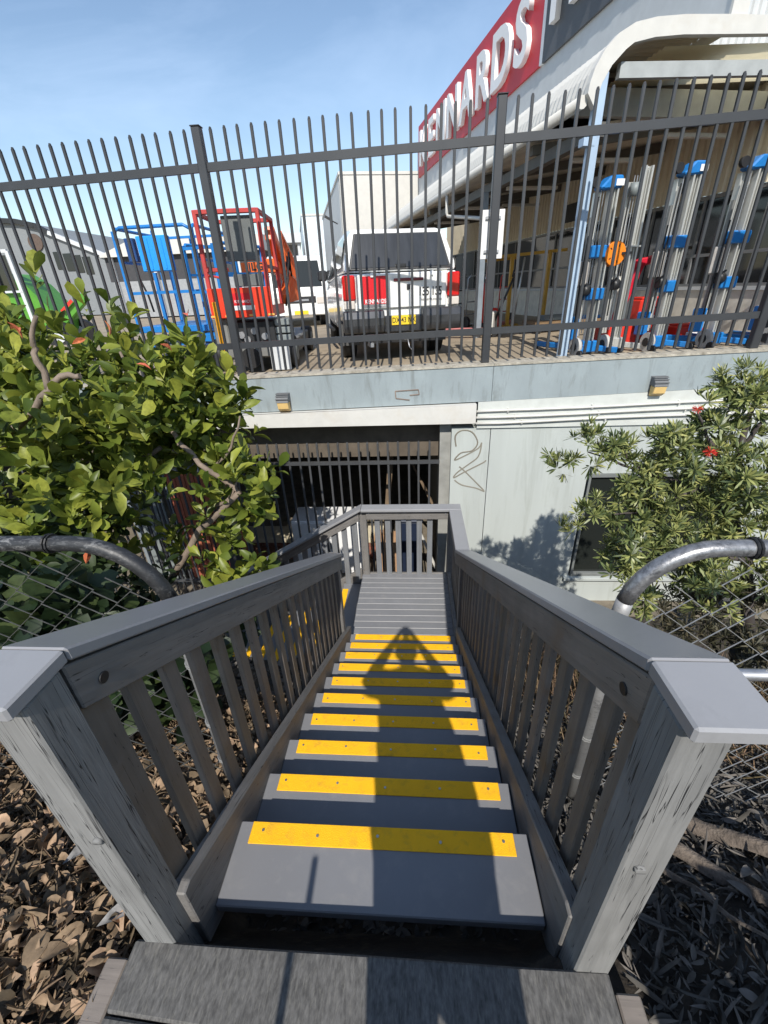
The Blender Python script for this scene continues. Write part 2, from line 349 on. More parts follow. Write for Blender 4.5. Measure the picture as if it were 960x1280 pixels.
# scribbled spray line on the wall
def scrib(cs, rad=.014):
    mb = MB(); P = []
    for px, py in cs: P.append(Vector(aty(px, py, D+.026))-Vector((0, D, -3)))
    Q = []
    for i in range(len(P)-1):
        p0, p1, p2, p3 = P[max(i-1, 0)], P[i], P[i+1], P[min(i+2, len(P)-1)]
        for t in np.linspace(0, 1, 5)[:-1]:
            Q.append(.5*((2*p1)+(p2-p0)*t+(2*p0-5*p1+4*p2-p3)*t*t+(3*p1-p0-3*p2+p3)*t**3))
    Q.append(P[-1]); mb.tube(Q, rad, 5); return mb
scrib([(570, 558), (569, 545), (577, 538), (590, 540), (597, 553), (590, 563), (576, 566), (568, 575), (580, 570), (598, 560), (602, 553), (598, 570), (586, 580), (572, 590), (567, 597), (580, 590), (604, 578), (607, 575)]).build('spray_scribble', mat('grey_spray', (.20, .185, .15), .8), rb)
scrib([(568, 600), (577, 606), (595, 610), (605, 614), (598, 606), (582, 590), (574, 583)]).build('spray_scribble', MATS['grey_spray'], rb)
o = MB(); 
for a, b in (((494, 489), (523, 487)), ((523, 487), (524, 493)), ((494, 489), (495, 498)), ((495, 498), (512, 500)), ((512, 494), (524, 493))):
    o.bar(aty(*a, D-.003)-Vector((0, D, -3)), aty(*b, D-.003)-Vector((0, D, -3)), .012, .012)
o.build('rusty_bracket', mat('rust', (.20, .15, .12), .9, var=.3), rb)
# undercroft interior
MB().bx(-12, 12, 7.4, 7.6, 0, 3.15).build('back_wall', mat('brown_block_wall', (.30, .25, .19), .85, var=.2, dirt=(.14, .11, .08), dirt_amt=.6), rb)
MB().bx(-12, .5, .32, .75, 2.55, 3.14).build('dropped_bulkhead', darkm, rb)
MB().bx(.52, .66, .5, 7.4, 0, 3.15).build('side_wall', mat('grey_block', (.16, .155, .145), .85), rb)
def wall_lamp(px, py, lab):
    p = aty(px, py, D); t = thing('wall_lamp', lab, 'wall light', (p.x, D, p.z), 0, 'bulkhead lights on the concrete edge beam')
    h = MB(); prof = [(0, .13), (-.06, .125), (-.115, .085), (-.135, .02), (0, .02)]
    h.prism(prof, -.085, .085, 'x'); hood = h.build('hood', mat('lamp_grey', (.13, .135, .14), .5, var=.15), t, bevel=.004)
    for k in range(4):
        MB().box((0, -.062-.024*k, .134-.012*k*k*.6), (.174, .01, .012)).build('ridge', MATS['lamp_grey'], hood)
    MB().prism([(0, .018), (-.128, .018), (-.11, -.07), (-.05, -.11), (0, -.115)], -.075, .075, 'x').build('diffuser', mat('yellowed_plastic', (.72, .50, .20), .5, var=.1), t, bevel=.006)
    MB().bx(-.09, .09, -.012, -.0, -.12, .135).build('back_plate', MATS['lamp_grey'], t)
wall_lamp(356, 503, 'small hooded wall light with yellowed lens above the dark undercroft opening')
wall_lamp(820, 483, 'small hooded wall light with yellowed lens above the white pipes, by the right-hand shrub')
# things kept in the undercroft
bl = thing('loading_ledge', 'low brick ledge with cream top inside the dark undercroft', 'ledge', (-2.2, 6.25, -3))
MB().bx(-2.2, 1.7, 0, .5, .42, .52).build('cap', mat('cream_render', (.60, .53, .38), .8, var=.1), bl)
br = MB(); bm0 = mat('brown_brick', (.20, .085, .055), .85, objvar=.25)
first = None
for r in range(5):
    for c in range(16):
        x = -2.18+c*.244+(.12 if r % 2 else 0)
        if first is None:
            first = MB().box((0, 0, 0), (.228, .1, .072)).build('brick', bm0, bl, M=Matrix.Translation((x+.114, .05, .038+r*.083)), bevel=.004)
        else: again(first, bl, Matrix.Translation((x+.114, .05, .038+r*.083)))
MB().bx(-2.2, 1.7, .03, .47, 0, .42).build('mortar_core', mat('mortar', (.25, .22, .18), .9), bl)
scn = thing('slatted_screen', 'rust-red vertical board screen in a grey steel frame behind the left bush', 'screen', (-3.45, 5.5, -2.97))
f0 = None; rbm = mat('rust_red_board', (.42, .13, .07), .6, var=.12, objvar=.15)
for i in range(7):
    M = Matrix.Translation((-.50+.166*i, 0, 1.15))
    f0 = MB().box((0, 0, 0), (.155, .03, 2.1)).build('board', rbm, scn, M=M, bevel=.004) if f0 is None else again(f0, scn, M)
fr = MB(); fr.bx(-.66, -.59, -.03, .05, 0, 2.42); fr.bx(.585, .65, -.03, .05, 0, 2.42); fr.bx(-.59, .585, -.03, .05, 2.24, 2.32); fr.build('frame', mat('blue_grey_steel', (.21, .24, .26), .5), scn)
for i, (x, lab) in enumerate(((-4.5, 'grey steel door frame leaf behind the left bush, beside the rust-red screen'),)):
    t = thing('steel_door', lab, 'door', (x, 5.45, -2.97)); MB().bx(-.3, -.22, -.03, .03, 0, 2.85).build('frame', MATS['blue_grey_steel'], t)
    for k in range(4): MB().bx(-.2+.14*k, -.09+.14*k, -.02, .02, 0, 2.6).build('slat', greyp, t)
def pbox(name, lab, cat, px0, px1, py0, py1, y, dep, m, bev=.01, bottom=-2.97):
    a, b = aty(px0, py1, y), aty(px1, py0, y); z0 = bottom if bottom is not None else a.z
    return thing(name, lab, cat, ((a.x+b.x)/2, y, z0)), abs(b.x-a.x), b.z-z0
t, wd, h = pbox('white_cabinet', 'tall white cabinet standing in the undercroft behind the landing rail', 'cabinet', 376, 452, 652, 735, 5.75, .6, whitem)
MB().bx(-wd/2, wd/2, .02, .6, 0, h).build('body', letterm, t, bevel=.012)
for s in (0, 1): 
    d = MB().bx(-wd/2+.02+s*wd/2, -.01+s*wd/2, 0, .019, .08, h-.03).build('door', letterm, t, bevel=.006); MB().bx(-.06+s*.1, -.04+s*.1, -.02, 0, h*.5, h*.5+.14).build('handle', steel, d)
t, wd, h = pbox('cardboard_box', 'brown cardboard carton beside the white cabinet behind the landing rail', 'box', 474, 508, 680, 735, 5.6, .5, None)
cb = mat('cardboard', (.42, .25, .14), .85, var=.08); MB().bx(-wd/2, wd/2, 0, .45, 0, h).build('carton', cb, t, bevel=.006)
MB().bx(-.03, .03, -.003, .44, h, h+.003).build('tape_strip', mat('tape', (.5, .36, .2), .4), t)
for s in (-1, 1): MB().prism([(s*.01, h+.002), (s*wd/2, h+.002), (s*wd*.62, h+.05), (s*wd*.6, h+.055)], 0, .45, 'y').build('flap', cb, t)
t, wd, h = pbox('wheelie_bin', 'dark navy bin behind the landing rail beside the cardboard carton', 'bin', 503, 522, 650, 735, 5.55, .5, None)
nv = mat('navy_plastic', (.012, .020, .045), .5); MB().prism([(-.17, 0), (.17, 0), (.21, h-.05), (-.21, h-.05)], 0, .5, 'y').build('body', nv, t, bevel=.015); MB().bx(-.23, .23, -.03, .53, h-.05, h).build('lid', nv, t, bevel=.02)
for s in (-1, 1): MB().cyl((s*.18, .42, .08), .08, .05, 'x').build('wheel', blackm, t)
for (a, b, y, lab) in (((490, 545), (484, 640), 5.9, 'brown timber length leaning upright just inside the undercroft, left of its neighbour'), ((500, 548), (546, 640), 6.2, 'dark timber length leaning diagonally inside the undercroft by the jamb'), ((523, 660), (545, 710), 5.5, 'pale pipe leaning low behind the landing rail near the jamb')):
    A, B = aty(*a, y), aty(*b, y); dd = (B-A).normalized(); B = A+dd*((A.z+2.95)/-dd.z) if dd.z < -.2 else B
    o = MB().bar(A, B, .09 if y != 5.5 else .04, .04).build('leaning_pole', mat('old_timber', (.17, .12, .075), .8, var=.2) if y != 5.5 else whitem); tag(o, lab, 'timber' if y != 5.5 else 'pipe')
# ------------------------------------------------------------------ dark picket fences
def picket_fence(name, lab, x0, posts, y, zb, zt, rails, gap, pw, postw, ztp, group, x1, pm):
    t = thing(name, lab, 'fence', (0, y, 0), 0, group)
    def slant(mb, xa, xb, yy, zc, h, wd):
        vs = []
        for x in (xa, xb):
            for a, b in ((-wd/2, -h/2), (wd/2, -h/2), (wd/2, h/2), (-wd/2, h/2)): vs.append((x, yy+a, zc(x)+b))
        mb.faces(vs, [(0, 1, 2, 3), (7, 6, 5, 4), (0, 4, 5, 1), (1, 5, 6, 2), (2, 6, 7, 3), (3, 7, 4, 0)])
    ends = [x0]+posts+[x1]
    ends = sorted(set(ends))
    for a, b in zip(ends[:-1], ends[1:]):
        for zc, h in rails:
            mb = MB(); slant(mb, a+(postw/2 if a in posts else 0), b-(postw/2 if b in posts else 0), 0, zc, h, .04); mb.build('rail', pm, t)
    pk = None; top0 = ztp(0)-zb(0)
    for a, b in zip(ends[:-1], ends[1:]):
        n = max(1, round((b-a)/gap))
        for i in range(1, n):
            x = a+(b-a)*i/n; z0 = zb(x)+.045; M = Matrix.Translation((x+random.uniform(-.006, .006), -.0, z0)) @ Matrix.Rotation(random.uniform(-.004, .004), 4, 'Y')
            if pk is None:
                H = zt(x)-z0; mb = MB(); mb.box((0, -.001, H/2-.01), (pw, pw*.98, H-.02)); mb.prism([(-pw/2, H-.02), (pw/2, H-.02), (pw*.3, H), (-pw*.3, H)], -pw*.3, pw*.3, 'y')
                pk = mb.build('picket', pm, t, M=M, bevel=.003)
            else: again(pk, t, M)
    p0 = None
    for x in posts:
        M = Matrix.Translation((x, 0, zb(x)))
        if p0 is None:
            mb = MB(); mb.box((0, 0, top0/2), (postw, postw, top0)); p0 = mb.build('post', pm, t, M=M, bevel=.008)
            MB().box((0, 0, top0+.006), (postw+.012, postw+.012, .012)).build('post_cap', pm, p0, bevel=.004)
        else:
            c = again(p0, t, M)
            for ch in p0.children: again(ch, c, ch.matrix_basis.copy())
    return t
picket_fence('picket_fence', 'long charcoal steel picket fence along the top of the concrete edge beam', -12.2, [-8.86, -5.55, -2.24, 1.07, 4.38], D+.12, wt, lambda x: wt(x)+2.64,
             [(lambda x: wt(x)+2.29, .082), (lambda x: wt(x)+.385, .078)], .157, .031, .098, lambda x: wt(x)+2.645, 'dark picket fences', 7.7, charcoal)
dk = mat('dark_steel', (.075, .078, .082), .4, .2, var=.1, objvar=.1)
lf = picket_fence('picket_fence', 'lower dark picket fence closing the undercroft opening', -6.2, [-2.93], D+.06, lambda x: -2.97, lambda x: -.13,
             [(lambda x: -.45, .05), (lambda x: -2.62, .05)], .150, .030, .16, lambda x: -.55, 'dark picket fences', .5, dk)
# ================================================================== STAIRCASE
G, R_ = .28, .158
st = thing('timber_staircase', 'grey painted timber staircase with yellow nosing strips, balustrades and a turning landing', 'staircase', (0, -.4, 0))
OFF = Matrix.Translation((0, .4, 0))
def T(M): return OFF @ M
def plank(mb, name, m, d, at=(0, 0, 0), bevel=.004, parent=None, label=None):
    """mesh given in world coordinates; local X runs along the board"""
    F = along(at, d); bm = mb.bm; p = parent or st; FF = WM[p].inverted() @ F
    bmesh.ops.recalc_face_normals(bm, faces=bm.faces)
    if bevel: bmesh.ops.bevel(bm, geom=[e for e in bm.edges if len(e.link_faces) == 2 and e.calc_face_angle(0) > .4], offset=bevel, segments=1, affect='EDGES', clamp_overlap=True)
    bm.transform(F.inverted()); me = bpy.data.meshes.new(name); bm.to_mesh(me); bm.free(); o = link(name, me, m, p, FF)
    if label: o['label'] = label
    return o
# treads, each with its strip and five screws
TX0, TX1 = -.553, .548
td = sp = None
for k in range(10):
    z = -k*R_; y1 = k*G
    jog = random.uniform(-.004, .004)
    M = T(Matrix.Translation((0, y1, z)) @ Matrix.Rotation(random.uniform(-.003, .003), 4, 'Z') @ Matrix.Rotation(.006, 4, 'Y'))
    o = td = MB().bx(TX0, TX1, -.262, .002, -.042, 0).build('tread', treadm, st, M=M, bevel=.004)
    s = MB().bx(-.50+jog, .498+jog, -.076, -.001, .0, .005).build('nosing_strip', yellow, o, bevel=.0015)
    for j in range(5):
        q = Matrix.Translation((-.46+.23*j+jog+random.uniform(-.012, .012), -.038+random.uniform(-.008, .008), .0062))
        if sp is None: sp = MB().cyl((0, 0, 0), .0055, .003, 'z', 8).build('screw', screwm, o, M=q)
        else: again(sp, o, q)
for s in (-1, 1):      # side stringers
    a, b = (.553, .600); xa, xb = (s*a, s*b); f = lambda y: -.5643*y+.105
    mb = MB(); mb.prism([(-.335, f(-.335)-.02), (-.30, f(-.30)), (2.56, f(2.56)), (2.56, f(2.56)-.30), (-.335, f(-.335)-.36)], min(xa, xb), max(xa, xb), 'x')
    plank(mb, 'stringer', wood, (0, 1, -.564), (xa, 0, .1))
def flare(mb, s):
    a, b = (.022, .0095) if s > 0 else (.036, .022)
    for v in mb.bm.verts: v.co.x += s*(a-b*(v.co.y+.29))
    return mb
def cap_z(y): return 1.215-.5643*(y+.29)
YB = 2.80
for s in (-1, 1):
    sx = lambda a, b: (min(s*a, s*b), max(s*a, s*b))
    yend = YB if s > 0 else 2.33
    # newel: front post, packer behind it
    x0, x1 = sx(.566, .660)
    mb = MB().bx(x0, x1, -.408, -.312, -.12, 1.178); lean = .010 if s < 0 else .006
    for v in mb.bm.verts: v.co.x += s*lean*(v.co.z-.158)+s*(.012 if s < 0 else -.002)
    plank(mb, 'newel_post', woodw, (0, 0, 1), ((x0+x1)/2, -.36, 0), .005)
    x0, x1 = sx(.604, .664)
    plank(MB().bx(x0, x1, -.309, -.225, -.35, 1.09), 'packer_post', woodb, (0, 0, 1), ((x0+x1)/2, -.28, 0), .004)
    x0, x1 = sx(.607, .62)
    bo = MB().cyl((s*.604, -.410, .73), .012, .016, 'y', 6).build('bolt', woodw, st, M=OFF); 
    # cap over the newel, then the sloping cap
    x0, x1 = sx(.545, .690)
    mb = MB(); mb.bx(x0, x1, -.435, -.292, 1.180, 1.215); plank(flare(mb, s), 'handrail_cap', capp, (0, 1, 0), (x0, -.36, 1.2), .005)
    mb = MB(); mb.prism([(-.290, 1.215), (yend, cap_z(yend)), (yend, cap_z(yend)-.036), (-.290, 1.179)], x0, x1, 'x'); plank(flare(mb, s), 'handrail_cap', capp, (0, 1, -.564), (x0, 0, 1), .005)
    x0, x1 = sx(.553, .600)
    mb = MB(); mb.prism([(-.305, cap_z(-.305)-.046), (yend-.01, cap_z(yend-.01)-.038), (yend-.01, cap_z(yend-.01)-.175), (-.305, cap_z(-.305)-.175)], x0, x1, 'x')
    plank(flare(mb, s), 'rail_board', wood if s < 0 else woodb, (0, 1, -.564), (x0, 0, 1), .004)
    MB().cyl((s*(.552+(.0215 if s > 0 else .0345)), -.235, cap_z(-.235)-.115), .014, .006, 'x', 14).build('bolt_head', blackm, st, M=OFF)
    n = 18 if s < 0 else 21; bal = None
    for i in range(n):
        y = -.13+.1415*i+random.uniform(-.004, .004)
        if y > yend-.05: break
        top = cap_z(y)-.06; bot = -.5643*y-.10; M = T(Matrix.Translation((s*(.6225+.3*(.022 if s > 0 else .034)*(1-y/2.4)), y, bot)) @ Matrix.Rotation(-math.pi/2, 4, 'Y'))
        if bal is None: L = top-bot; bal = MB().bx(0, L, -.031, .031, -.0125, .0125).build('baluster', woodb, st, M=M, bevel=.004)
        else: again(bal, st, M)
# landing
LZ = -1.58
bd = None
for i in range(13):
    y = 2.485+.1045*i; M = T(Matrix.Translation((0, y+.05, LZ-.018)))
    if bd is None: bd = MB().bx(-.575, .556, -.0495, .0495, -.018, .018).build('deck_board', treadm, st, M=M, bevel=.003)
    else: again(bd, st, M)
MB().bx(.556, .596, 2.56, 3.87, LZ-.2, LZ+.07).build('kick_board', wood, st, M=OFF, bevel=.004)
MB().bx(-.575, .556, 3.845, 3.885, LZ-.2, LZ+.0).build('fascia_board', wood, st, M=OFF, bevel=.004)
for x, y in ((.59, 3.83), (-.52, 3.86), (.63, 2.72), (-.63, 2.40)):
    top = LZ+.99 if x > -.6 else cap_z(2.40)+.0
    plank(MB().bx(x-.045, x+.045, y-.045, y+.045, -3.0, (LZ+.985) if x > -.6 else cap_z(2.3)-.08), 'newel_post', wood, (0, 0, 1), (x, y, 0), .005)
# landing rails: right side and far side
LC = -.55
plank(MB().bx(.545, .690, YB+.002, 3.72, LC-.036, LC), 'handrail_cap', capp, (0, 1, 0), (.6, 3, LC), .005)
plank(MB().bx(.553, .600, YB, 3.78, LC-.17, LC-.038), 'rail_board', wood, (0, 1, 0), (.57, 3, LC), .004)
plank(MB().bx(-.53, .69, 3.722, 3.875, LC-.036, LC), 'handrail_cap', capp, (1, 0, 0), (0, 3.8, LC), .005)
plank(MB().bx(-.475, .545, 3.782, 3.825, LC-.17, LC-.038), 'rail_board', wood, (1, 0, 0), (0, 3.8, LC), .004)
for x in (-.44, .51): MB().cyl((x, 3.781, LC-.09), .011, .006, 'y', 10).build('bolt_head', steel, st, M=OFF)
bal = None
for i in range(6):
    M = T(Matrix.Translation((.6205, 2.91+.142*i, LZ-.1)) @ Matrix.Rotation(-math.pi/2, 4, 'Y'))
    bal = MB().bx(0, .93, -.034, .034, -.0185, .0185).build('baluster', woodb, st, M=M, bevel=.004) if bal is None else again(bal, st, M)
lm = mat('landing_baluster_paint', (.19, .20, .215), .6, var=.08, grain=20)
bal = None
for i in range(6):
    M = T(Matrix.Translation((-.345+.1335*i, 3.855, LZ-.1)) @ Matrix.Rotation(-math.pi/2, 4, 'Y') @ Matrix.Rotation(math.pi/2, 4, 'X'))
    bal = MB().bx(0, .98, -.034, .034, -.0185, .0185).build('baluster', lm, st, M=M, bevel=.004) if bal is None else again(bal, st, M)
# second flight, going down to the left
SL = .589
def c2(x): return LC+SL*(x+.55)
plank((lambda mb: (mb.prism([(-.532, c2(-.53)), (-3.6, c2(-3.6)), (-3.6, c2(-3.6)-.036), (-.532, c2(-.53)-.036)], 3.722, 3.872, 'y'), mb)[1])(MB()), 'handrail_cap', capp, (-1, 0, -SL), (-.5, 3.8, LC), .005)
plank((lambda mb: (mb.prism([(-.565, c2(-.565)-.04), (-3.6, c2(-3.6)-.04), (-3.6, c2(-3.6)-.18), (-.565, c2(-.565)-.18)], 3.782, 3.825, 'y'), mb)[1])(MB()), 'rail_board', wood, (-1, 0, -SL), (-.5, 3.8, LC), .004)
bal = None
for i in range(21):
    x = -.64-.138*i; M = T(Matrix.Translation((x, 3.845, c2(x)-1.12)) @ Matrix.Rotation(-math.pi/2, 4, 'Y') @ Matrix.Rotation(math.pi/2, 4, 'X'))
    bal = MB().bx(0, 1.06, -.034, .034, -.0185, .0185).build('baluster', lm, st, M=M, bevel=.004) if bal is None else again(bal, st, M)
for y0, y1 in ((2.62, 2.665), (3.83, 3.87)):
    plank((lambda mb: (mb.prism([(-.58, LZ+.08), (-3.2, LZ+.08-SL*2.62), (-3.2, LZ-.25-SL*2.62), (-.58, LZ-.25)], y0, y1, 'y'), mb)[1])(MB()), 'stringer', wood, (-1, 0, -SL), (-.6, y0, LZ), .004)
for k in range(1, 8):
    x1 = -.575-.27*(k-1); z = LZ-R_*k
    o = MB().bx(x1-.265, x1-.002, 2.67, 3.825, -.042, 0).build('tread', treadm, st, M=T(Matrix.Translation((0, 0, z))), bevel=.004)
    MB().bx(x1-.265, x1-.19, 2.80, 3.70, .0, .005).build('nosing_strip', yellow, o)
# ------------------------------------------------------------------ top landing where the photographer stands
tp = thing('top_landing', 'worn grey timber landing at the head of the stairs with edge boards', 'landing', (0, -1.2, 0))
sb = MB(); cr = [(-.70, -.402), (-.45, -.404), (.0, -.403), (.4, -.406), (.655, -.404)]
edge2 = [(-.70, -.552), (-.42, -.566), (-.1, -.569), (.2, -.575), (.655, -.590)]
for poly in (cr+[(x, y+.0035) for x, y in edge2[::-1]], [(x, y-.0015) for x, y in edge2]+[(.655, -.80), (-.70, -.80)], [(-.70, -.806), (.655, -.806), (.655, -1.25), (-.70, -1.25)], [(-.70, -1.256), (.655, -1.256), (.655, -2.0), (-.70, -2.0)]):
    MB().prism([(x, y+1.2) for x, y in poly], -.02, .158, 'z').build('slab_board', slabm, tp, bevel=.006)
for x0, x1 in ((-.768, -.704), (.661, .725)): MB().bx(x0, x1, -.80, .76, -.05, .146).build('edge_board', woodb, tp, bevel=.005)
# ================================================================== YARD: hire shop
RZ = math.atan2(.245, 1)
sh = thing('hire_shop', 'white hire shop with curved awning roof, red and charcoal roof sign and open shopfront', 'shop', (2.3, 5.9, .83), RZ)
def corr(mb, x, y0, y1, z0, z1, pitch, dep, axis='x'):
    """corrugated sheet: vertical ribs along a wall"""
    n = int((y1-y0)/pitch); P = []
    for i in range(n+1):
        y = y0+i*pitch; P += [(y, 0), (y+pitch*.3, 0), (y+pitch*.45, dep), (y+pitch*.85, dep)]
    vs = []
    for y, d in P:
        for z in (z0, z1): vs.append((x-d, y, z) if axis == 'x' else (y, x-d, z))
    mb.faces(vs, [(2*i, 2*i+1, 2*i+3, 2*i+2) for i in range(len(P)-1)]); return mb
# local axes: x into the building, y away along the front, z up
L1 = 13.9
prof = [(-.16, 2.86), (-.15, 2.95), (-.11, 3.08), (-.02, 3.23), (.12, 3.36), (.30, 3.45), (.55, 3.50), (.9, 3.53), (1.5, 3.55)]
aw = MB(); nr = int(L1/.11)
rows = []
for i in range(nr*2+1):
    y = i*.055; d = .0 if i % 2 else .012
    rows.append([(x-d*.7, y, z+d) for x, z in prof])
vs = [p for r in rows for p in r]; k = len(prof)
aw.faces(vs, [(i*k+j, i*k+j+1, (i+1)*k+j+1, (i+1)*k+j) for i in range(len(rows)-1) for j in range(k-1)])
aw.build('awning_roof', offw, sh)
# awning end trim: bullnose plate, then the fascia going right
pin = [(x+.09, z-.10) if j < 5 else (x, z-.13) for j, (x, z) in enumerate(prof)]
mb = MB(); poly = [(x-.02, z+.03) for x, z in prof]+[(2.6, 3.60), (7.0, 3.78), (7.0, 3.60), (2.6, 3.43)]+[(x, z) for x, z in pin[::-1]]
n = len(poly)
outl = [(x-.02, z+.03) for x, z in prof]+[(2.6, 3.60), (7., 3.80)]; inl = pin+[(2.6, 3.46), (7., 3.66)]
vs = []
for (a, b), (c, d) in zip(outl, inl): vs += [(a, -.06, b), (c, -.06, d), (c, .02, d), (a, .02, b)]
mb.faces(vs, [(4*i+a, 4*i+(a+1) % 4, 4*i+4+(a+1) % 4, 4*i+4+a) for i in range(len(outl)-1) for a in range(4)]+[(0, 1, 2, 3)])
mb.build('end_fascia', whitem, sh)
MB().prism([(.6, 3.42), (8, 3.66), (8, 3.72), (.6, 3.47)], 1.16, L1, 'y').build('roof_deck', mat('grey_underside', (.20, .185, .16), .7), sh)
MB().tube([(-.2, y, 2.83) for y in (0, 6, L1)], .065, 10).build('gutter', offw, sh)
MB().prism([(0.25, 3.2), (7., 3.42), (7., 3.28), (.25, 3.06)], .05, .12, 'y').build('end_beam', mat('grey_steel_beam', (.34, .36, .36), .55), sh)
# soffit and rafters
sf = MB(); corr(sf, 0, 0, 1, 0, 1, 1, 0) if False else None
MB().prism([(-.1, 2.80), (3.6, 3.30), (3.6, 3.34), (-.1, 2.84)], 1.17, L1, 'y').build('soffit_sheet', mat('pale_underside', (.55, .50, .42), .7), sh); MB().bx(.3, 7, 1.05, 1.15, 3.0, 3.3).build('cross_beam', mat('grey_steel_beam', (.34, .36, .36), .55), sh)
skl = mat('translucent_roof_sheet', (.80, .72, .50), .5, trans=.85, var=.04)
n = 13; vs = []
for i in range(n*2+1):
    y = .03+i*.0435; d = .02*(i % 2); vs += [(.75, y, 3.33-d), (3.0, y, 3.44-d), (7.6, y, 3.66-d)]
mb = MB(); mb.faces(vs, [(3*i+j, 3*i+j+1, 3*i+4+j, 3*i+3+j) for i in range(n*2) for j in (0, 1)]); mb.build('skylight_sheet', skl, sh)
rf = None
for i in range(7):
    y = 1.5+1.85*i; M = Matrix.Translation((0, y, 0))
    rf = MB().prism([(-.05, 2.78), (3.58, 3.28), (3.58, 3.12), (-.05, 2.66)], -.05, .05, 'y').build('rafter', mat('dark_rafter', (.10, .095, .085), .6), sh, M=M) if rf is None else again(rf, sh, M)
MB().bx(.04, .16, .0, L1, 2.52, 2.66).build('eaves_beam', MATS['dark_rafter'], sh)
p0 = None
for y in (0, 3.35, 8.6, 13.2):
    M = Matrix.Translation((0, y, 0)); H = 3.08 if y == 0 else 2.52
    MB().bx(-.055, .055, -.055, .055, -.05, H).build('awning_post', lblue if y == 0 else mat('dull_blue_steel', (.20, .235, .27), .5), sh, M=M, bevel=.006)
MB().bx(-.15, .0, -.06, .05, 2.42, 2.50).build('post_bracket', lblue, sh)
dp = MB(); dp.tube([(-.2, 5.1, 2.78), (-.2, 5.1, 2.45), (-.17, 5.1, 2.38), (.05, 3.6, 2.15), (.03, 3.5, 2.1), (.03, 3.45, 1.4)], .035, 8); dp.build('downpipe', offw, sh)
lt = None
for (x, y) in ((1.5, 2.1), (1.3, 4.1), (1.1, 6.3), (1.2, 9), (2.6, 1.4), (2.7, 7.5)):
    M = Matrix.Translation((x, y, 2.74+(x+.1)*.135-.22)); lt = MB().bx(-.55, .55, -.05, .05, -.03, .03).build('light_batten', whitem, sh, M=M, bevel=.01) if lt is None else again(lt, sh, M)
# shopfront wall under the awning
NW = 3.6
mb = MB(); corr(mb, NW, -3, L1+3, 2.22, 3.6, .16, .03); mb.build('upper_wall', creamc, sh)
MB().bx(NW-.0, NW+.15, -3, L1+3, -.05, .74).build('dado_wall', mat('cream_dado', (.66, .63, .56), .75, dirt=(.36, .33, .27), dirt_amt=.5), sh)
MB().bx(NW-.03, NW+.1, -3, L1+3, .745, .80).build('sill', greyw, sh)
frm = mat('window_frame_grey', (.17, .175, .18), .5)
ys_ = [-3+1.25*i for i in range(17)]
for a, b in zip(ys_[:-1], ys_[1:]):
    wfm = MB(); wfm.bx(NW-.01, NW+.06, a+.002, a+.05, .805, 2.22); wfm.bx(NW-.01, NW+.06, a+.05, b, 2.16, 2.22); wfm.bx(NW-.01, NW+.06, a+.05, b, 1.28, 1.33); wfm.bx(NW-.01, NW+.06, a+.05, b, .805, .85)
    wn = wfm.build('shop_window', frm, sh)
    MB().bx(NW+.02, NW+.028, a+.05, b, .85, 1.28).build('pane', darkgl, wn); MB().bx(NW+.02, NW+.028, a+.05, b, 1.33, 2.16).build('pane', darkgl, wn)
for y in (2.2, 6.1): MB().bx(NW-.05, NW-.005, y, y+.5, 2.35, 2.75).build('louvre_vent', blackm, sh)
# parapet with the signs
PX = 1.5
MB().bx(PX, PX+.25, .03, L1+.3, 3.56, 4.66).build('parapet', mat('pale_grey_parapet', (.50, .525, .54), .6, var=.05, dirt=(.40, .42, .43), dirt_amt=.5, dscale=1.2), sh)
MB().bx(PX, PX+.25, .03, L1+.3, 4.66, 6.24).build('parapet', MATS['pale_grey_parapet'], sh)
mb = MB(); corr(mb, 1.16, PX+.26, 9, 3.62, 6.24, .12, .03, 'y'); mb.build('end_wall', greyw, sh)
MB().bx(PX-.02, PX+.19, -.01, .028, 3.6, 6.25).build('corner_trim', whitem, sh)
s1 = MB().bx(PX-.05, PX-.003, 4.62, 14.05, 4.72, 6.25).build('sign_panel', signred, sh)
s2 = MB().bx(PX-.05, PX-.003, .1, 4.50, 4.72, 6.25).build('sign_panel', signgrey, sh)
MB().bx(PX-.055, PX-.003, 4.505, 4.615, 4.72, 6.25).build('sign_divider', letterm, sh)
# letters: face -x, read from far to near
def sign_letter(ch, yc, zc, hgt, par, wid=None):
    M = frame3((PX-.10, yc, zc), (0, -1, 0), (0, 0, 1))
    o = text('letter', ch, hgt*1.38, .10, M, letterm, par, bold=.034, sx=1.02); o.data.materials.clear(); o.data.materials.append(letterm)
    return o
yy = [13.15, 12.05, 10.92, 9.78, 8.62, 7.5, 6.4, 5.35]
for ch, y in zip('KENNARDS', yy): sign_letter(ch, y, 5.42, 1.0, s1)
for ch, y in zip('HIRE', (3.75, 2.95, 2.2, 1.2)): sign_letter(ch, y, 5.55, .95, s2)
# gantry of the roof plant at the sign's far end
MB().bx(PX+.2, PX+1.4, 14.1, 15.2, 4.5, 5.9).build('roof_plant', mat('grey_vent_box', (.34, .37, .40), .6), sh)
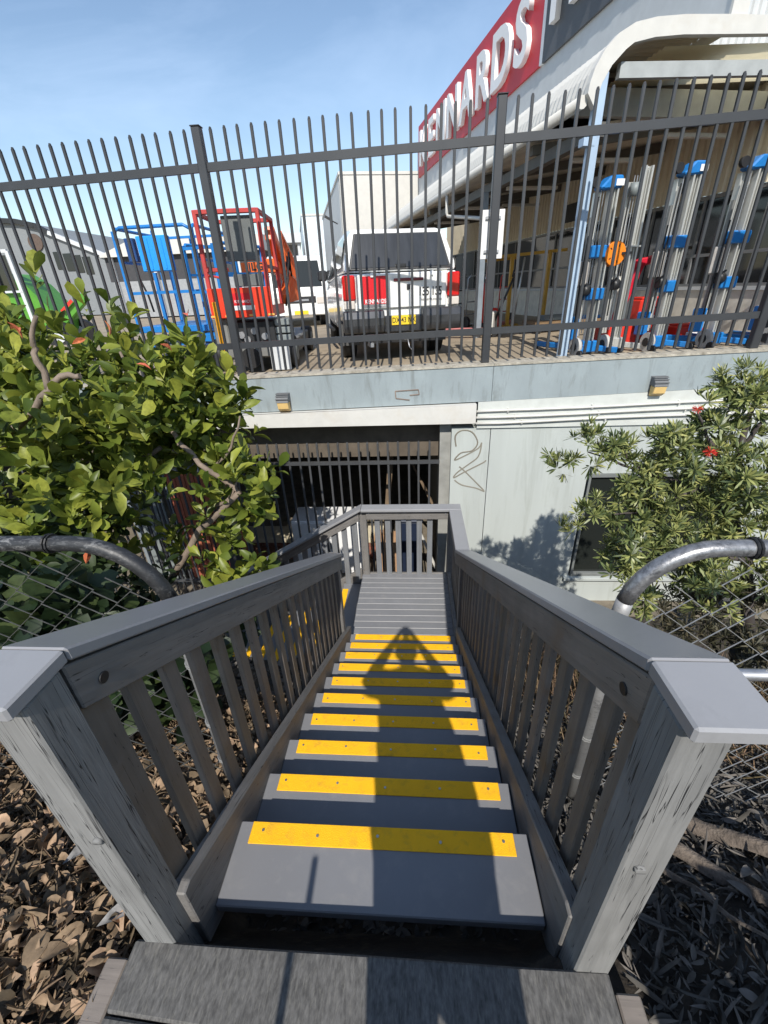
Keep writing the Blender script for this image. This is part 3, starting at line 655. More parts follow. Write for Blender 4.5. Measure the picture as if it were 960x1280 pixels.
# ------------------------------------------------------------------ neighbouring buildings in the yard
cb_ = thing('cream_warehouse', 'tall cream warehouse end wall behind the white pickup', 'building', WM[sh] @ Vector((-.2, 14.8, -.03)), RZ)
MB().bx(-1.35, 2.6, 0, 12, 0, 5.02).build('wall', offw, cb_); MB().bx(-1.39, 2.6, -.03, 12.05, 5.02, 5.12).build('parapet_cap', whitem, cb_)
MB().bx(-1.36, -1.352, .4, 11.5, 0, 5.0).build('side_wall', greyw, cb_)
fl = MB(); fl.bar((-1.4, 1.6, 3.6), (-1.75, 1.5, 3.75), .04); fl.box((-1.82, 1.45, 3.8), (.30, .22, .07), Euler((0, .5, 0))); fl.build('flood_lamp', bplast, cb_)
for z in (1.6, 2.1, 2.6): MB().bx(-1.42, -1.36, 2.0, 2.06, z, z+.1).build('wall_bracket', greyw, cb_)
fb = thing('pale_warehouse', 'pale blue-grey warehouse farther down the yard beyond the cream wall', 'building', WM[sh] @ Vector((-3.0, 33, 0)), RZ)
MB().bx(.3, 6, 0, 10, 0, 6.0).build('wall', mat('pale_blue_cladding', (.60, .66, .70), .6), fb); MB().bx(.25, 6, -.05, 10, 6., 6.12).build('parapet_cap', whitem, fb)
ob = thing('flat_roofed_office', 'flat roofed grey office with shaded front behind the orange boom lift', 'building', WM[sh] @ Vector((-5.6, 29, 0)), RZ)
MB().bx(-3, 2.4, 2, 8, 0, 4.0).build('wall', mat('shade_grey', (.25, .255, .25), .7), ob); MB().bx(-3.4, 2.6, 0, 9, 4.0, 4.55).build('roof', greyw, ob)
for i in range(3): MB().bx(-2.4+1.5*i, -1.3+1.5*i, 1.95, 2.0, 1.0, 2.6).build('window', darkgl, ob)
for x in (-3.2, .2, 2.4): MB().bx(x-.08, x+.08, .2, .36, 0, 4.0).build('column', greyw, ob)
gb = thing('grey_factory', 'long grey factory with curved gable roof at far left beyond the yard', 'building', (-33, 40, .7))
mb = MB(); A = aty(0, 276, 40); B_ = aty(62, 287, 40); C_ = aty(140, 322, 40)
pts = [(-16, 0), (-16, A.z-1.0)]+[(aty(px, py, 40).x+33, aty(px, py, 40).z-.7) for px, py in ((0, 276), (22, 277), (45, 282), (60, 290))]
MB().prism([(-18, 0), (-18, 6.6)]+pts[2:]+[(aty(140, 322, 40).x+33, aty(140, 322, 40).z-.7), (8.5, 0)], 0, 20, 'y').build('wall', mat('slate_grey_cladding', (.20, .215, .225), .65, var=.06), gb)
MB().bar((pts[2][0]-9, -.1, 6.7), (pts[2][0], -.1, pts[2][1]), .2).build('roof_edge', bplast, gb)
for a, b in zip([(0, 276), (22, 277), (45, 282)], [(22, 277), (45, 282), (62, 291)]):
    p, q = aty(*a, 40), aty(*b, 40); MB().bar((p.x+33, -.15, p.z-.7), (q.x+33, -.15, q.z-.7), .35).build('roof_edge', bplast, gb)
p, q = aty(62, 291, 40), aty(140, 322, 40); MB().bar((p.x+33, -.15, p.z-.7), (q.x+33, -.15, q.z-.7), .3).build('roof_edge', greyw, gb)
p = aty(45, 303, 40); MB().cyl((p.x+33, -.06, p.z-.7), .62, .1, 'y', 20).build('round_louvre', mat('brown_louvre', (.10, .07, .055), .7), gb)
for i in range(4):
    p = aty(76+12*i, 330+2*i, 40); MB().bx(p.x+33-.35, p.x+33+.35, -.06, 0, p.z-1.1, p.z+.2).build('window', darkgl, gb)
wsd = thing('white_roofed_shed', 'low shed with white sloping roof and open dark front behind the blue lift', 'shed', (-14.4, 30, .7))
zA = aty(130, 322, 30).z-.7; zB = aty(255, 303, 30).z-.7
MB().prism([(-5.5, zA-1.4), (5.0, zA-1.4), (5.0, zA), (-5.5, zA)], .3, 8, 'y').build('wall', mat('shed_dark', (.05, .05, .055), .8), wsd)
MB().prism([(-5.6, zA), (-5.6, zA+.12), (-3.6, zB+.25), (5.2, zB+.3), (5.2, zA)], 0, 8.3, 'y').build('roof', whitem, wsd)
for i, x in enumerate((-5, -2.2, .6, 3.4)): MB().bx(x-.1, x+.1, .1, .28, 0, zA).build('column', greyw, wsd)
MB().bx(-5.3, 5, .28, 8, 0, zA-1.4).build('front_panel', mat('shed_grey', (.30, .31, .32), .7), wsd)
# street and far background beyond the yard: a low tree line
fo = []
for i in range(900):
    x = random.uniform(-70, -5); yb = random.uniform(62, 75); fo.append(rotm(*[random.uniform(0, 6.3) for _ in range(3)], (x, yb, .8+random.random()**1.6*3.4), (1.3, 1.3, 1.3)))
tv, tf = leaf_T(.8); tag(scatter('distant_trees', tv, tf, fo, leafd), 'dark green tree line far beyond the yard', 'trees', kind='stuff')
# ================================================================== vehicles
def pickup():
    t = thing('pickup_truck', 'white dual-cab pickup with canopy and red decal, parked tail to the fence', 'pickup', (-.03, 6.42, yz(-.2)-.02), RZ)
    # side profile along y, sections as half outlines (x, z, dy)
    def loft(secs, name, m, bev=0.):
        mb = MB(); rings = []
        for sec in secs:
            h = [(x, y, z) for x, y, z in sec]; full = h+[(-x, y, z) for x, y, z in reversed(h)]; rings.append([mb.bm.verts.new(p) for p in full])
        k = len(rings[0])
        for a, b in zip(rings[:-1], rings[1:]):
            for i in range(k):
                q = mb.bm.faces.new([a[i], a[(i+1) % k], b[(i+1) % k], b[i]]); q.smooth = False
        mb.bm.faces.new(rings[0][::-1]); mb.bm.faces.new(rings[-1]); return mb.build(name, m, t, bevel=bev)
    def low(y, zb=.42, zt=1.08, xw=.91, tx=.86): return [(xw*.93, y, zb), (xw, y, zb+.12), (xw+.008, y, (zb+zt)/2), (xw-.005, y, zt-.12), (tx, y, zt)]
    loft([low(.06, .60, 1.28), low(.75, .55, 1.29), low(1.9, .45, 1.29)], 'tub', carw, .02)
    loft([low(1.91, .42, 1.27), low(3.6, .42, 1.2), low(3.9, .45, 1.18, .9), low(5.0, .5, 1.08, .86, .78), low(5.22, .55, .95, .76, .68)], 'body', carw, .01)
    def up(y0, y1, zt, xt, zb=1.30, xb=.86): return [(xb, y0, zb), (xb-.01, y0+(y1-y0)*.15, zb+.12), (xt+.05, y0+(y1-y0)*.85, zt-.10), (xt, y1, zt-.03), (xt-.10, y1+.02, zt)]
    loft([up(.10, .32, 1.86, .70), up(1.0, 1.0, 1.93, .71), up(1.86, 1.80, 1.92, .71)], 'canopy', carw, .022)
    loft([up(1.93, 1.98, 1.83, .70, 1.28), up(2.8, 2.75, 1.85, .70, 1.26), up(3.75, 3.1, 1.82, .68, 1.24)], 'cab', carw, .008)
    # rear glass with rubber rim (lies on the canopy's sloping back)
    def backq(u0, u1, v0, v1, off, name, m, bev=.0, dep=.02):
        A = Vector((0, .10, 1.30)); Bv = Vector((0, .32, 1.84)); d = Bv-A; nrm = Vector((0, -d.z, d.y)).normalized()
        def P(u, v, o): s = .80-.13*v; return A+d*v+Vector((u*s, 0, 0))+nrm*o
        vs = [P(u0, v0, off), P(u1, v0, off), P(u1*.985, v1, off), P(u0*.985, v1, off)]; vs += [v-nrm*dep for v in vs]
        mb = MB(); mb.faces(vs, [(0, 1, 2, 3), (7, 6, 5, 4), (0, 4, 5, 1), (1, 5, 6, 2), (2, 6, 7, 3), (3, 7, 4, 0)]); return mb.build(name, m, t, bevel=bev)
    backq(-.99, .99, .03, .93, .018, 'rear_hatch_frame', bplast, .01)
    backq(-.95, .95, .08, .90, .026, 'rear_window', mat('dusty_dark_glass', (.030, .033, .038), .22, var=.3, vscale=3, stretch=(3, 1, .5)), .004, .012)
    MB().box((0, .105, 1.375), (.16, .05, .05)).build('hatch_handle', bplast, t, bevel=.01)
    # tailgate and its details
    tg = MB().bx(-.70, .70, .02, .07, .80, 1.275).build('tailgate', carw, t, bevel=.015)
    for x0, x1 in ((-.60, -.56), (-.16, -.12), (.12, .16), (.56, .60)): pass
    MB().bx(-.13, .33, .0, .022, 1.165, 1.205).build('brake_light', mat('dark_red_lens', (.16, .02, .03), .25), tg, bevel=.008)
    MB().bx(.07, .12, .005, .022, 1.05, 1.12).build('lock', bplast, tg)
    for x in (-.46, .46): MB().bx(x-.02, x+.02, -.004, .03, 1.23, 1.29).build('latch', letterm, tg)
    MB().bx(-.60, -.23, .0165, .0195, .87, 1.245).build('decal', mat('decal_red', (.62, .012, .02), .4, var=.02), tg)
    MB().bx(-.60, -.23, .0160, .0190, .822, .866).build('decal_band', mat('decal_grey', (.17, .17, .18), .4), tg)
    F = lambda x, z, y=.0150: frame3((x, y, z), (1, 0, 0), (0, 0, 1))
    text('decal_lettering', 'KENNARDS', .080, .002, F(-.415, .905), letterm, tg, bold=.0015, sx=.78)
    text('decal_lettering', 'HIRE', .038, .002, F(-.30, .843), letterm, tg, sx=1.2)
    blk = mat('print_black', (.015, .015, .017), .5)
    text('phone_number', '135 135', .165, .002, F(.44, 1.01, .018), blk, tg, bold=.003, sx=.70)
    text('web_address', 'kennards.com.au', .058, .002, F(.46, .905, .018), blk, tg, sx=.85)
    text('model_lettering', 'HI-RISE', .04, .002, F(.60, 1.0, .018), MATS['decal_grey'], tg) if False else None
    for s in (-1, 1):
        tl = MB().bx(min(s*.715, s*.905), max(s*.715, s*.905), -.005, .14, .93, 1.265).build('tail_light', tailred, t, bevel=.02)
        MB().bx(min(s*.735, s*.90), max(s*.735, s*.90), -.008, .10, .81, .925).build('reverse_lens', clearl, tl, bevel=.012)
    bp = MB(); pr = [(-.10, .68), (-.10, .56), (-.05, .47), (.10, .47), (.10, .79), (-.06, .79)]; bp.prism(pr, -.93, -.30, 'x'); bp.prism(pr, .30, .93, 'x'); bp.bx(-.30, .30, -.05, .08, .46, .70)
    bp.build('rear_bumper', mat('dull_chrome', (.075, .078, .085), .28, .5, var=.2), t, bevel=.02)
    np_ = MB().bx(-.19, .19, -.068, -.052, .565, .70).build('number_plate', mat('plate_yellow', (.80, .56, .03), .45, var=.03), t, bevel=.006)
    text('plate_lettering', 'DX 43 NX', .105, .002, F(0, .633, -.0695), blk, np_, bold=.001, sx=.78)
    hb = MB(); hb.tube([(0, -.02, .38), (0, -.16, .38)], .03, 8); hb.tube([(0, -.16, .36), (0, -.16, .42)], .022, 8); hb.build('tow_bar', steel, t)
    hb = MB(); hb.tube([(.06, -.05, .36), (.08, -.09, .24), (.11, -.10, .2), (.14, -.09, .25), (.15, -.05, .36)], .010, 6); hb.build('tow_chain', steel, t)
    hb = MB(); hb.bx(-.55, .55, .10, 1.5, .30, .46); hb.build('underbody', blackm, t)
    for s in (-1, 1):
        for yy_ in (1.05, 4.15):
            M = Matrix.Translation((s*.77, yy_, .375)); w_ = MB(); w_.tube([(-.12, 0, 0), (-.105, 0, 0), (.105, 0, 0), (.12, 0, 0)], [.33, .375, .375, .33], 24); wo = w_.build('wheel', blackm, t, M=M, bevel=0)
            MB().cyl((s*.105, 0, 0), .24, .04, 'x', 20).build('rim', alum, wo)
        MB().box((s*.77, .70, .40), (.29, .02, .34), Euler((-.08, 0, 0))).build('mud_flap', mat('mudflap', (.06, .06, .06), .6), t)
        mb = MB(); mb.faces([(s*.872, 2.02, 1.32), (s*.872, 2.85, 1.30), (s*.775, 2.8, 1.72), (s*.775, 2.15, 1.72)], [(0, 1, 2, 3)]); mb.build('side_window', darkgl, t)
        mb = MB(); mb.faces([(s*.872, 2.92, 1.30), (s*.868, 3.55, 1.28), (s*.765, 3.2, 1.70), (s*.772, 2.9, 1.72)], [(0, 1, 2, 3)]); mb.build('side_window', darkgl, t)
        mb = MB(); mb.faces([(s*.870, .36, 1.38), (s*.868, 1.7, 1.38), (s*.785, 1.66, 1.78), (s*.785, .50, 1.78)], [(0, 1, 2, 3)]); mb.build('canopy_window', lightgl, t)
        mi = MB(); mi.bx(min(s*.90, s*1.10), max(s*.90, s*1.10), 3.3, 3.42, 1.26, 1.46); mi.build('mirror', bplast, t, bevel=.03)
        MB().bx(min(s*.905, s*.93), max(s*.905, s*.93), 2.3, 2.5, 1.12, 1.16).build('door_handle', letterm, t, bevel=.008)
        mb = MB(); mb.prism([(1.05+.47*math.cos(a), .40+.47*math.sin(a)) for a in np.linspace(.05, math.pi-.05, 12)], s*.905, s*.93, 'x'); mb.build('wheel_arch', bplast, t) if False else mb.bm.free()
        MB().tube([(s*.95, 2.0, .40), (s*.97, 3.6, .40)], .035, 8).build('side_step', bplast, t)
    MB().box((-.52, .05, .30), (.06, .3, .06)).build('exhaust', steel, t)
    return t
pickup()
def small_truck():
    p = aty(378, 400, 15.6); t = thing('light_truck', 'white cab-over light truck facing the fence behind the orange lift', 'truck', (p.x, 15.6, yz(-4)), RZ+.02)
    MB().prism([(0, .45), (0, 1.15), (.10, 1.25), (.42, 2.15), (.6, 2.25), (2., 2.25), (2., .45)], -.95, .95, 'x').build('cab', carw, t, bevel=.04)
    mb = MB(); mb.faces([(-.82, .105, 1.28), (.82, .105, 1.28), (.76, .40, 2.08), (-.76, .40, 2.08)], [(0, 1, 2, 3)]); 
    for v in mb.bm.verts: v.co.y -= .012
    mb.build('windscreen', lightgl, t)
    MB().bx(-.9, .9, -.08, .2, .38, .62).build('bumper', carw, t, bevel=.03)
    g = MB().bx(-.55, .55, -.02, .02, .78, .98).build('grille', bplast, t); MB().bx(-.3, .3, -.03, -.02, .84, .90).build('badge', steel, g)
    MB().bx(-.45, -.1, -.03, -.005, 1.0, 1.1).build('decal', MATS['decal_red'], t)
    MB().bx(-.24, .24, -.1, -.08, .42, .54).build('number_plate', MATS['plate_yellow'], t)
    for s in (-1, 1):
        MB().bx(min(s*.58, s*.9), max(s*.58, s*.9), -.03, .05, .74, .96).build('headlight', clearl, t, bevel=.02)
        MB().bx(min(s*1.02, s*1.2), max(s*1.02, s*1.2), .1, .18, 1.35, 1.75).build('mirror', bplast, t, bevel=.03)
        MB().bar((s*.93, .2, 1.7), (s*1.1, .14, 1.7), .03).build('mirror_arm', bplast, t)
        for y in (.75, 3.6): MB().cyl((s*.8, y, .38), .38, .22, 'x', 20).build('wheel', blackm, t)
    MB().bx(-1, 1, 2.1, 5.5, .75, 1.2).build('tray', greyw, t)
small_truck()
# ------------------------------------------------------------------ orange/red boom lift close to the fence
def red_lift():
    t = thing('boom_lift', 'red and orange boom lift with caged basket parked against the fence', 'access lift', (-2.38, 5.95, yz(-2.3)), .10)
    W_, z0, z1 = .42, .80, 2.10
    bk = MB()
    for x in (-W_, W_):
        for y in (0, .95): bk.bar((x, y, z0), (x, y, z1), .055)
        bk.bar((x, -.027, z1), (x, .98, z1), .055); bk.bar((x, .03, 1.45), (x, .92, 1.45), .045)
    for y in (0, .95): bk.bar((-W_, y, z1+.001), (W_, y, z1+.001), .056)
    bk.bar((-W_, 0, 1.42), (-.10, 0, 1.42), .05); bk.bar((-.14, 0, z0), (-.14, 0, z1), .05)
    bk.bar((-.12, -.002, 1.30), (-.40, .0, 1.36), .03)
    bk.build('basket_frame', mat('faded_red_paint', (.46, .045, .04), .5, dirt=(.26, .05, .04), dirt_amt=.4), t, bevel=.008)
    tb = MB(); tb.bx(-W_-.03, W_+.03, -.05, -.02, .80, 1.19); tb.bx(-W_-.03, -W_-.02, -.02, .98, .80, .95); tb.bx(W_+.02, W_+.03, -.02, .98, .80, .95); tb.bx(-W_, W_, 0, .96, .80, .84)
    tb = tb.build('toe_panel', mat('bright_red_panel', (.68, .045, .015), .4, var=.05), t, bevel=.004)
    pl = MB().bx(-.12, .20, -.056, -.051, .96, 1.12).build('maker_plate', MATS['decal_red'], tb); MB().bx(-.12, .20, -.0565, -.0505, .90, .958).build('maker_plate', letterm, tb)
    text('plate_lettering', 'KENNARDS', .055, .002, frame3((.04, -.058, 1.01), (1, 0, 0), (0, 0, 1)), letterm, pl, sx=.85)
    for x in (-.46, -.25, .1, .38): MB().bx(x, x+.09, -.056, -.051, .815, .84).build('amber_reflector', mat('amber', (.8, .42, .1), .4), tb)
    gp = MB(); gp.bx(-.10, .34, .04, .07, 1.52, 2.06); gp.bx(-.06, .36, .03, .07, 1.20, 1.36); gp.build('panel', mat('lift_grey', (.12, .13, .13), .5, var=.1), t, bevel=.01)
    MB().bx(.16, .17, .02, .04, 1.5, 2.06).build('panel_seam', bplast, t); 
    om = MB().bx(.08, .44, .02, .10, 1.38, 1.50).build('name_bar', orangem, t); text('maker_lettering', 'JLG', .13, .003, frame3((.29, .017, 1.44), (1, 0, 0), (0, 0, 1)), MATS['print_black'], om, bold=.004, sx=1.15)
    # boom folded behind, going away to the right
    for i, (a, b, wd) in enumerate((((.35, 1.1, 1.95), (.22, 3.2, 1.25), .2), ((.30, 1.1, 1.5), (.15, 3.1, 1.5), .2), ((.45, 1.0, 1.0), (.28, 3.2, 1.55), .15))):
        MB().bar(a, b, wd*.8, wd).build('boom', orangem, t, bevel=.012)
    ld = MB(); 
    for i in range(9):
        u = i/8; ld.bar((.53-.10*u, 1.05+1.9*u, .95), (.53-.10*u, 1.05+1.9*u, 1.95-.3*u), .035)
    ld.bar((.53, 1.05, 1.95), (.43, 2.95, 1.65), .04); ld.bar((.53, 1.05, 1.45), (.43, 2.95, 1.3), .04); ld.build('side_lattice', orangem, t)
    hs = MB(); rngh = random.Random(3)
    for i in range(5): hs.tube([(.48+.02*i, 1.0, .9+.1*i), (.57, 1.0+.1*i, 1.3+.1*i), (.48+.02*i, 1.5, 1.75-.1*i)], .016, 6)
    hs.build('hose', blackm, t)
    # chassis
    ch = MB(); ch.bx(-.50, .62, .30, 3.2, .18, .42); ch.bx(-.50, -.28, .06, 1.8, .42, .80); ch.build('chassis', mat('dirty_grey_chassis', (.17, .17, .16), .6, var=.2), t, bevel=.02)
    MB().bx(-.22, .42, .12, 1.2, .42, .74).build('engine', bplast, t, bevel=.02)
    for i, (x, z) in enumerate(((-.1, .55), (.1, .6), (.25, .52), (-.02, .48))): MB().cyl((x, .10, z), .05, .06, 'y', 10).build('hydraulic_fitting', steel, t)
    for k in range(3): MB().bx(.42, .64, .10, .5, .44+.11*k, .53+.11*k).build('battery_box', greyp, t, bevel=.01)
    MB().bx(-.42, .45, .05, .12, .22, .40).build('axle_beam', mat('dirty_grey_chassis', (.17, .17, .16)), t, bevel=.02)
    MB().cyl((0, .04, .22), .15, .10, 'y', 16).build('hub_motor', blackm, t)
    for s in (-1, 1):
        for y in (.45, 2.6):
            wo = MB().cyl((s*.56, y, .24), .24, .18, 'x', 20).build('wheel', blackm, t); MB().cyl((s*.655, y, .24), .13, .02, 'x', 14).build('rim', greyp, wo)
    MB().bx(.30, .60, .02, .06, .02, .40).build('side_plate', greyw, t, bevel=.01)
    return t
red_lift()
o = thing('bollard_strip', 'narrow yellow guard rail upright beside the red lift and fence post', 'guard', (-2.56, 5.42, yz(-2.5)))
A = Vector((0, 0, 0)); MB().bar((.0, 0, -.02), (.0, 0, 1.03), .05, .05).build('upright', mat('orange_yellow', (.85, .36, .01), .5, var=.08), o, bevel=.006); MB().bx(-.08, .08, -.08, .08, 0, .015).build('foot_plate', MATS['orange_yellow'], o)
# ------------------------------------------------------------------ blue scissor lift, farther left
def blue_lift():
    t = thing('scissor_lift', 'bright blue scissor lift with raised guard rails behind the left bush', 'access lift', (-4.86, 8.6, yz(-4.8)), .0)
    fr = MB(); W_ = .78; zt = 2.37
    for x in (-W_, W_):
        for y in (0, 1.9): fr.bar((x, y, .55), (x, y, zt-.05), .06)
        fr.tube([(x, 0, zt-.3), (x, 0, zt-.08), (x, .1, zt), (x, 1.8, zt), (x, 1.9, zt-.1)], .03, 8)
        fr.bar((x, 0, 1.8), (x, 1.9, 1.8), .045)
    fr.tube([(-W_, 0, zt-.2), (-W_+.05, 0, zt-.04), (-W_+.15, 0, zt), (W_-.15, 0, zt), (W_, 0, zt-.08)], .032, 8); fr.bar((-W_, 0, 1.25), (W_, 0, 1.25), .055); fr.bar((-W_, 1.9, zt), (W_, 1.9, zt), .05)
    fr.bar((.0, 0, 1.25), (.0, 0, 2.3), .05); fr.bar((-.15, 0, .5), (-.15, 0, 1.6), .06); fr.bar((.25, 0, .5), (.25, 0, 1.6), .06); fr.bar((.6, .3, .5), (.6, .3, 2.2), .06)
    fr.build('guard_rail', bluem, t)
    MB().bx(-.34, .28, -.06, .08, 1.62, 2.22).build('control_panel', mat('sky_blue_panel', (.015, .27, .72), .45, var=.06), t, bevel=.015)
    for k in range(4): MB().bx(-.28+.14*k, -.25+.14*k, -.07, -.06, 1.66, 2.17).build('panel_rib', MATS['sky_blue_panel'], t)
    MB().bx(-.60, -.42, -.02, .1, 1.8, 2.2).build('control_box', mat('navy_box', (.01, .05, .17), .5), t, bevel=.01)
    MB().tube([(-.52, 0, 1.8), (-.5, -.03, 1.6), (-.4, 0, 1.2), (-.38, .02, .9)], .02, 6).build('cable', blackm, t)
    MB().bx(-W_-.03, W_+.03, 0, 1.9, .50, .62).build('deck', bluem, t, bevel=.01)
    sc = MB()
    for z in (.12, .28): sc.bar((-.6, .05, z), (.6, .05, z+.16), .06); sc.bar((.6, .07, z), (-.6, .07, z+.16), .06)
    sc.build('scissor_arms', MATS['lift_grey'], t); MB().bx(-.7, .7, .1, 1.8, .1, .4).build('base', bluem, t, bevel=.02)
    for s in (-1, 1):
        for y in (.3, 1.6): MB().cyl((s*.72, y, .19), .19, .12, 'x', 16).build('wheel', blackm, t)
blue_lift()
t2 = thing('scissor_lift', 'second blue scissor lift frame half hidden beside the red basket', 'access lift', (-3.85, 8.2, yz(-3.8)), -.3)
fr = MB()
for x in (-.35, .35):
    for y in (0, 1.5): fr.bar((x, y, .4), (x, y, 1.98), .06)
    fr.tube([(x, 0, 1.9), (x, .08, 2.0), (x, 1.45, 2.0), (x, 1.5, 1.9)], .03, 8); fr.bar((x, 0, 1.5), (x, 1.5, 1.5), .04)
fr.bar((-.35, 0, 1.93), (.35, 0, 1.93), .05); fr.bar((-.35, 0, 1.2), (.35, 0, 1.2), .05); fr.build('guard_rail', bluem, t2); MB().bx(-.4, .4, 0, 1.5, .3, .45).build('deck', bluem, t2, bevel=.01); MB().bx(-.36, .36, .05, 1.4, .02, .3).build('base', MATS['navy_box'], t2, bevel=.02)
# green machine, far left
def green():
    t = thing('site_loader', 'bright green machine with white cab frame at far left above the bush', 'machine', (-12.0, 13, yz(-8)-.15), .2)
    gm = mat('lime_green_paint', (.09, .29, .03), .4, var=.08)
    MB().prism([(-.7, .5), (.9, .5), (1.0, 1.0), (.4, 1.9), (.0, 2.2), (-.3, 2.2), (-.7, 1.7)], 0, 1.6, 'y').build('body', gm, t, bevel=.05)
    cf = MB()
    for x in (-.75, .35): cf.bar((x, -.1, .6), (x*.9, -.05, 2.75), .09)
    cf.bar((-.68, -.05, 2.75), (.32, -.05, 2.75), .09); cf.bar((-.75, -.1, 1.7), (.35, -.1, 1.7), .06); cf.bar((-.2, -.08, 1.7), (-.2, -.06, 2.75), .06); cf.build('cab_frame', greyw, t)
    MB().bx(-.6, .2, -.02, .0, 1.75, 2.65).build('window', lightgl, t); MB().bar((1.0, .3, .8), (1.9, .3, 1.5), .22, .26).build('loader_arm', gm, t, bevel=.03)
    MB().box((1.35, .1, 1.25), (.5, .03, .09), Euler((0, -.65, 0))).build('stripe', redm, t)
    MB().bx(-.6, -.35, -.15, -.1, 2.6, 2.75).build('work_light', clearl, t)
    for x in (-.5, .9):
        for y in (.1, 1.5): wo = MB().cyl((x, y, .42), .42, .3, 'y', 20).build('wheel', blackm, t); MB().cyl((x, y-.16, .42), .2, .02, 'y', 12).build('rim', greyw, wo)
green()
tt = thing('site_crate', 'pale timber panel standing beside the blue scissor lift', 'panel', (-4.7, 9.0+1.9, yz(-5)))
MB().bx(-.25, .25, 0, .05, 0, 1.1).build('board', mat('plywood', (.42, .22, .07), .7), tt); MB().bx(-.25, .25, -.03, 0, .5, .58).build('batten', MATS['plywood'], tt)
# ------------------------------------------------------------------ manual material lifts under the awning
def mlift(loc, H, lab, rz=RZ, carz=.55, wraps=True, blue=True):
    t = thing('material_lift', lab, 'material lift', loc, rz, 'aluminium material lifts outside the shop')
    hm = bluem if blue else alum
    ms = MB(); ms.prism([(-.06, -.05), (-.036, -.05), (-.036, .02), (.036, .02), (.036, -.05), (.06, -.05), (.06, .05), (-.06, .05)], .10, H, 'z'); ms.build('mast', alum, t, bevel=.004)
    for k in (-1, 1): MB().bx(.018*k-.006, .018*k+.006, -.02, .02, .10, H-.02).build('mast_rib', alum, t)
    MB().bx(-.19, -.11, .06, .14, .25, H*.93).build('inner_mast', alum, t, bevel=.004)
    MB().bx(-.23, -.20, .04, .08, .3, H*.8).build('inner_mast', mat('dark_alu', (.28, .28, .27), .45, .5), t)
    if blue:
        MB().prism([(-.22, H-.13), (-.16, H-.15), (.09, H-.13), (.09, H+.005), (-.08, H+.005)], -.07, .12, 'y').build('mast_head', hm, t, bevel=.02)
        MB().cyl((-.25, .02, H-.06), .06, .05, 'y', 14).build('pulley', blackm, t); MB().bx(-.02, .09, -.082, -.075, H-.11, H-.04).build('warning_label', letterm, t)
        MB().bx(-.20, .095, -.07, .12, H*.58, H*.58+.15).build('carriage', hm, t, bevel=.015)
        MB().bx(-.16, .09, -.075, .12, H*.34, H*.34+.15).build('clamp_block', hm, t, bevel=.015)
    else:
        MB().bx(-.10, .085, -.06, .07, H*.6, H*.6+.02).build('clamp_block', hm, t)
        MB().cyl((-.15, -.02, H-.25), .06, .14, 'z', 10).build('motor', greyp, t)
    if blue: MB().bx(-.30, -.16, .03, .16, .20, .52).build('leg_housing', hm, t, bevel=.015)
    for x, z0_, z1_ in ((-.22, .5, H*.9), (-.28, .4, H*.7)): MB().tube([(x, -.03, z0_), (x-.02, -.05, (z0_+z1_)/2), (x+.02, -.02, z1_)], .011, 5).build('cable', blackm, t)
    wnch = MB(); wnch.cyl((-.2, -.04, H*.40), .07, .10, 'x', 14); wnch.bar((-.28, -.05, H*.40), (-.30, -.22, H*.44), .02); wnch.build('winch', bplast, t)
    if wraps: MB().bx(-.34, -.14, .0, .07, H*.42, H*.57).build('cable_bundle', mat('grey_cable', (.36, .34, .32), .7, var=.25, vscale=30, stretch=(8, 1, 1)), t, bevel=.02)
    for x in (-.13, -.17): MB().tube([(x, -.01, .3), (x, -.01, H-.1)], .006, 5).build('cable', steel, t)
    MB().bx(-.14, .12, -.09, .14, 0.03, .19).build('base_block', hm, t, bevel=.015)
    for s in (-1, 1):
        MB().bar((s*.08, .05, .09), (s*.30+.0, .95, .07), .06, .08).build('base_leg', hm, t, bevel=.01); MB().bar((s*.08, -.05, .09), (s*.30, -.30, .07), .06, .08).build('base_leg', hm, t, bevel=.01)
        for y in (-.32, .95): MB().cyl((s*.31, y, .045), .055, .035, 'x', 12).build('castor', blackm, t)
    wo = MB().cyl((-.30, -.18, .13), .13, .05, 'x', 18).build('transport_wheel', mat('grey_wheel', (.45, .44, .42), .6), t); MB().cyl((-.33, -.18, .13), .06, .02, 'x', 12).build('rim', blackm, wo)
    return t
mlift((2.73, 6.15, yz(2.7)), 2.16, 'blue-headed aluminium material lift nearest the light blue awning post')
mlift((3.20, 6.35, yz(3.2)), 2.27, 'plain grey aluminium mast lift without blue head, beside the orange cable reel', blue=False, wraps=False)
mlift((3.80, 6.30, yz(3.8)), 2.26, 'blue-headed aluminium material lift standing right of the red floor crane')
mlift((4.60, 6.32, yz(4.6)), 2.27, 'blue-headed aluminium material lift with grey cable bundle, far right of the row')
mlift((5.3, 6.1, yz(5.3)), .75, 'short folded blue lift base cut by the frame at far right of the shopfront', wraps=False)
fc = thing('floor_crane', 'red floor crane with leaning jib between the aluminium lifts', 'crane', (3.36, 6.55, yz(3.4)), RZ)
cm = mat('crimson_paint', (.52, .014, .035), .4, var=.1)
MB().bar((-.25, 0, .1), (.12, 0, 1.22), .10, .10).build('jib', cm, fc, bevel=.012); MB().bar((-.05, 0, 1.15), (.35, 0, 1.22), .12, .10).build('boom', cm, fc, bevel=.012)
MB().bx(-.30, .42, -.12, .25, .06, .40).build('base', redm, fc, bevel=.02); MB().tube([(-.1, -.08, .4), (-.3, -.1, 1.0)], .03, 8).build('ram', whitem, fc)
for s in (-1, 1): MB().cyl((s*.3, -.18, .09), .09, .05, 'y', 14).build('castor', blackm, fc)
orl = thing('cable_reel', 'round orange cable reel hung beside the grey mast lift', 'reel', aty(769, 317, 6.12), RZ)
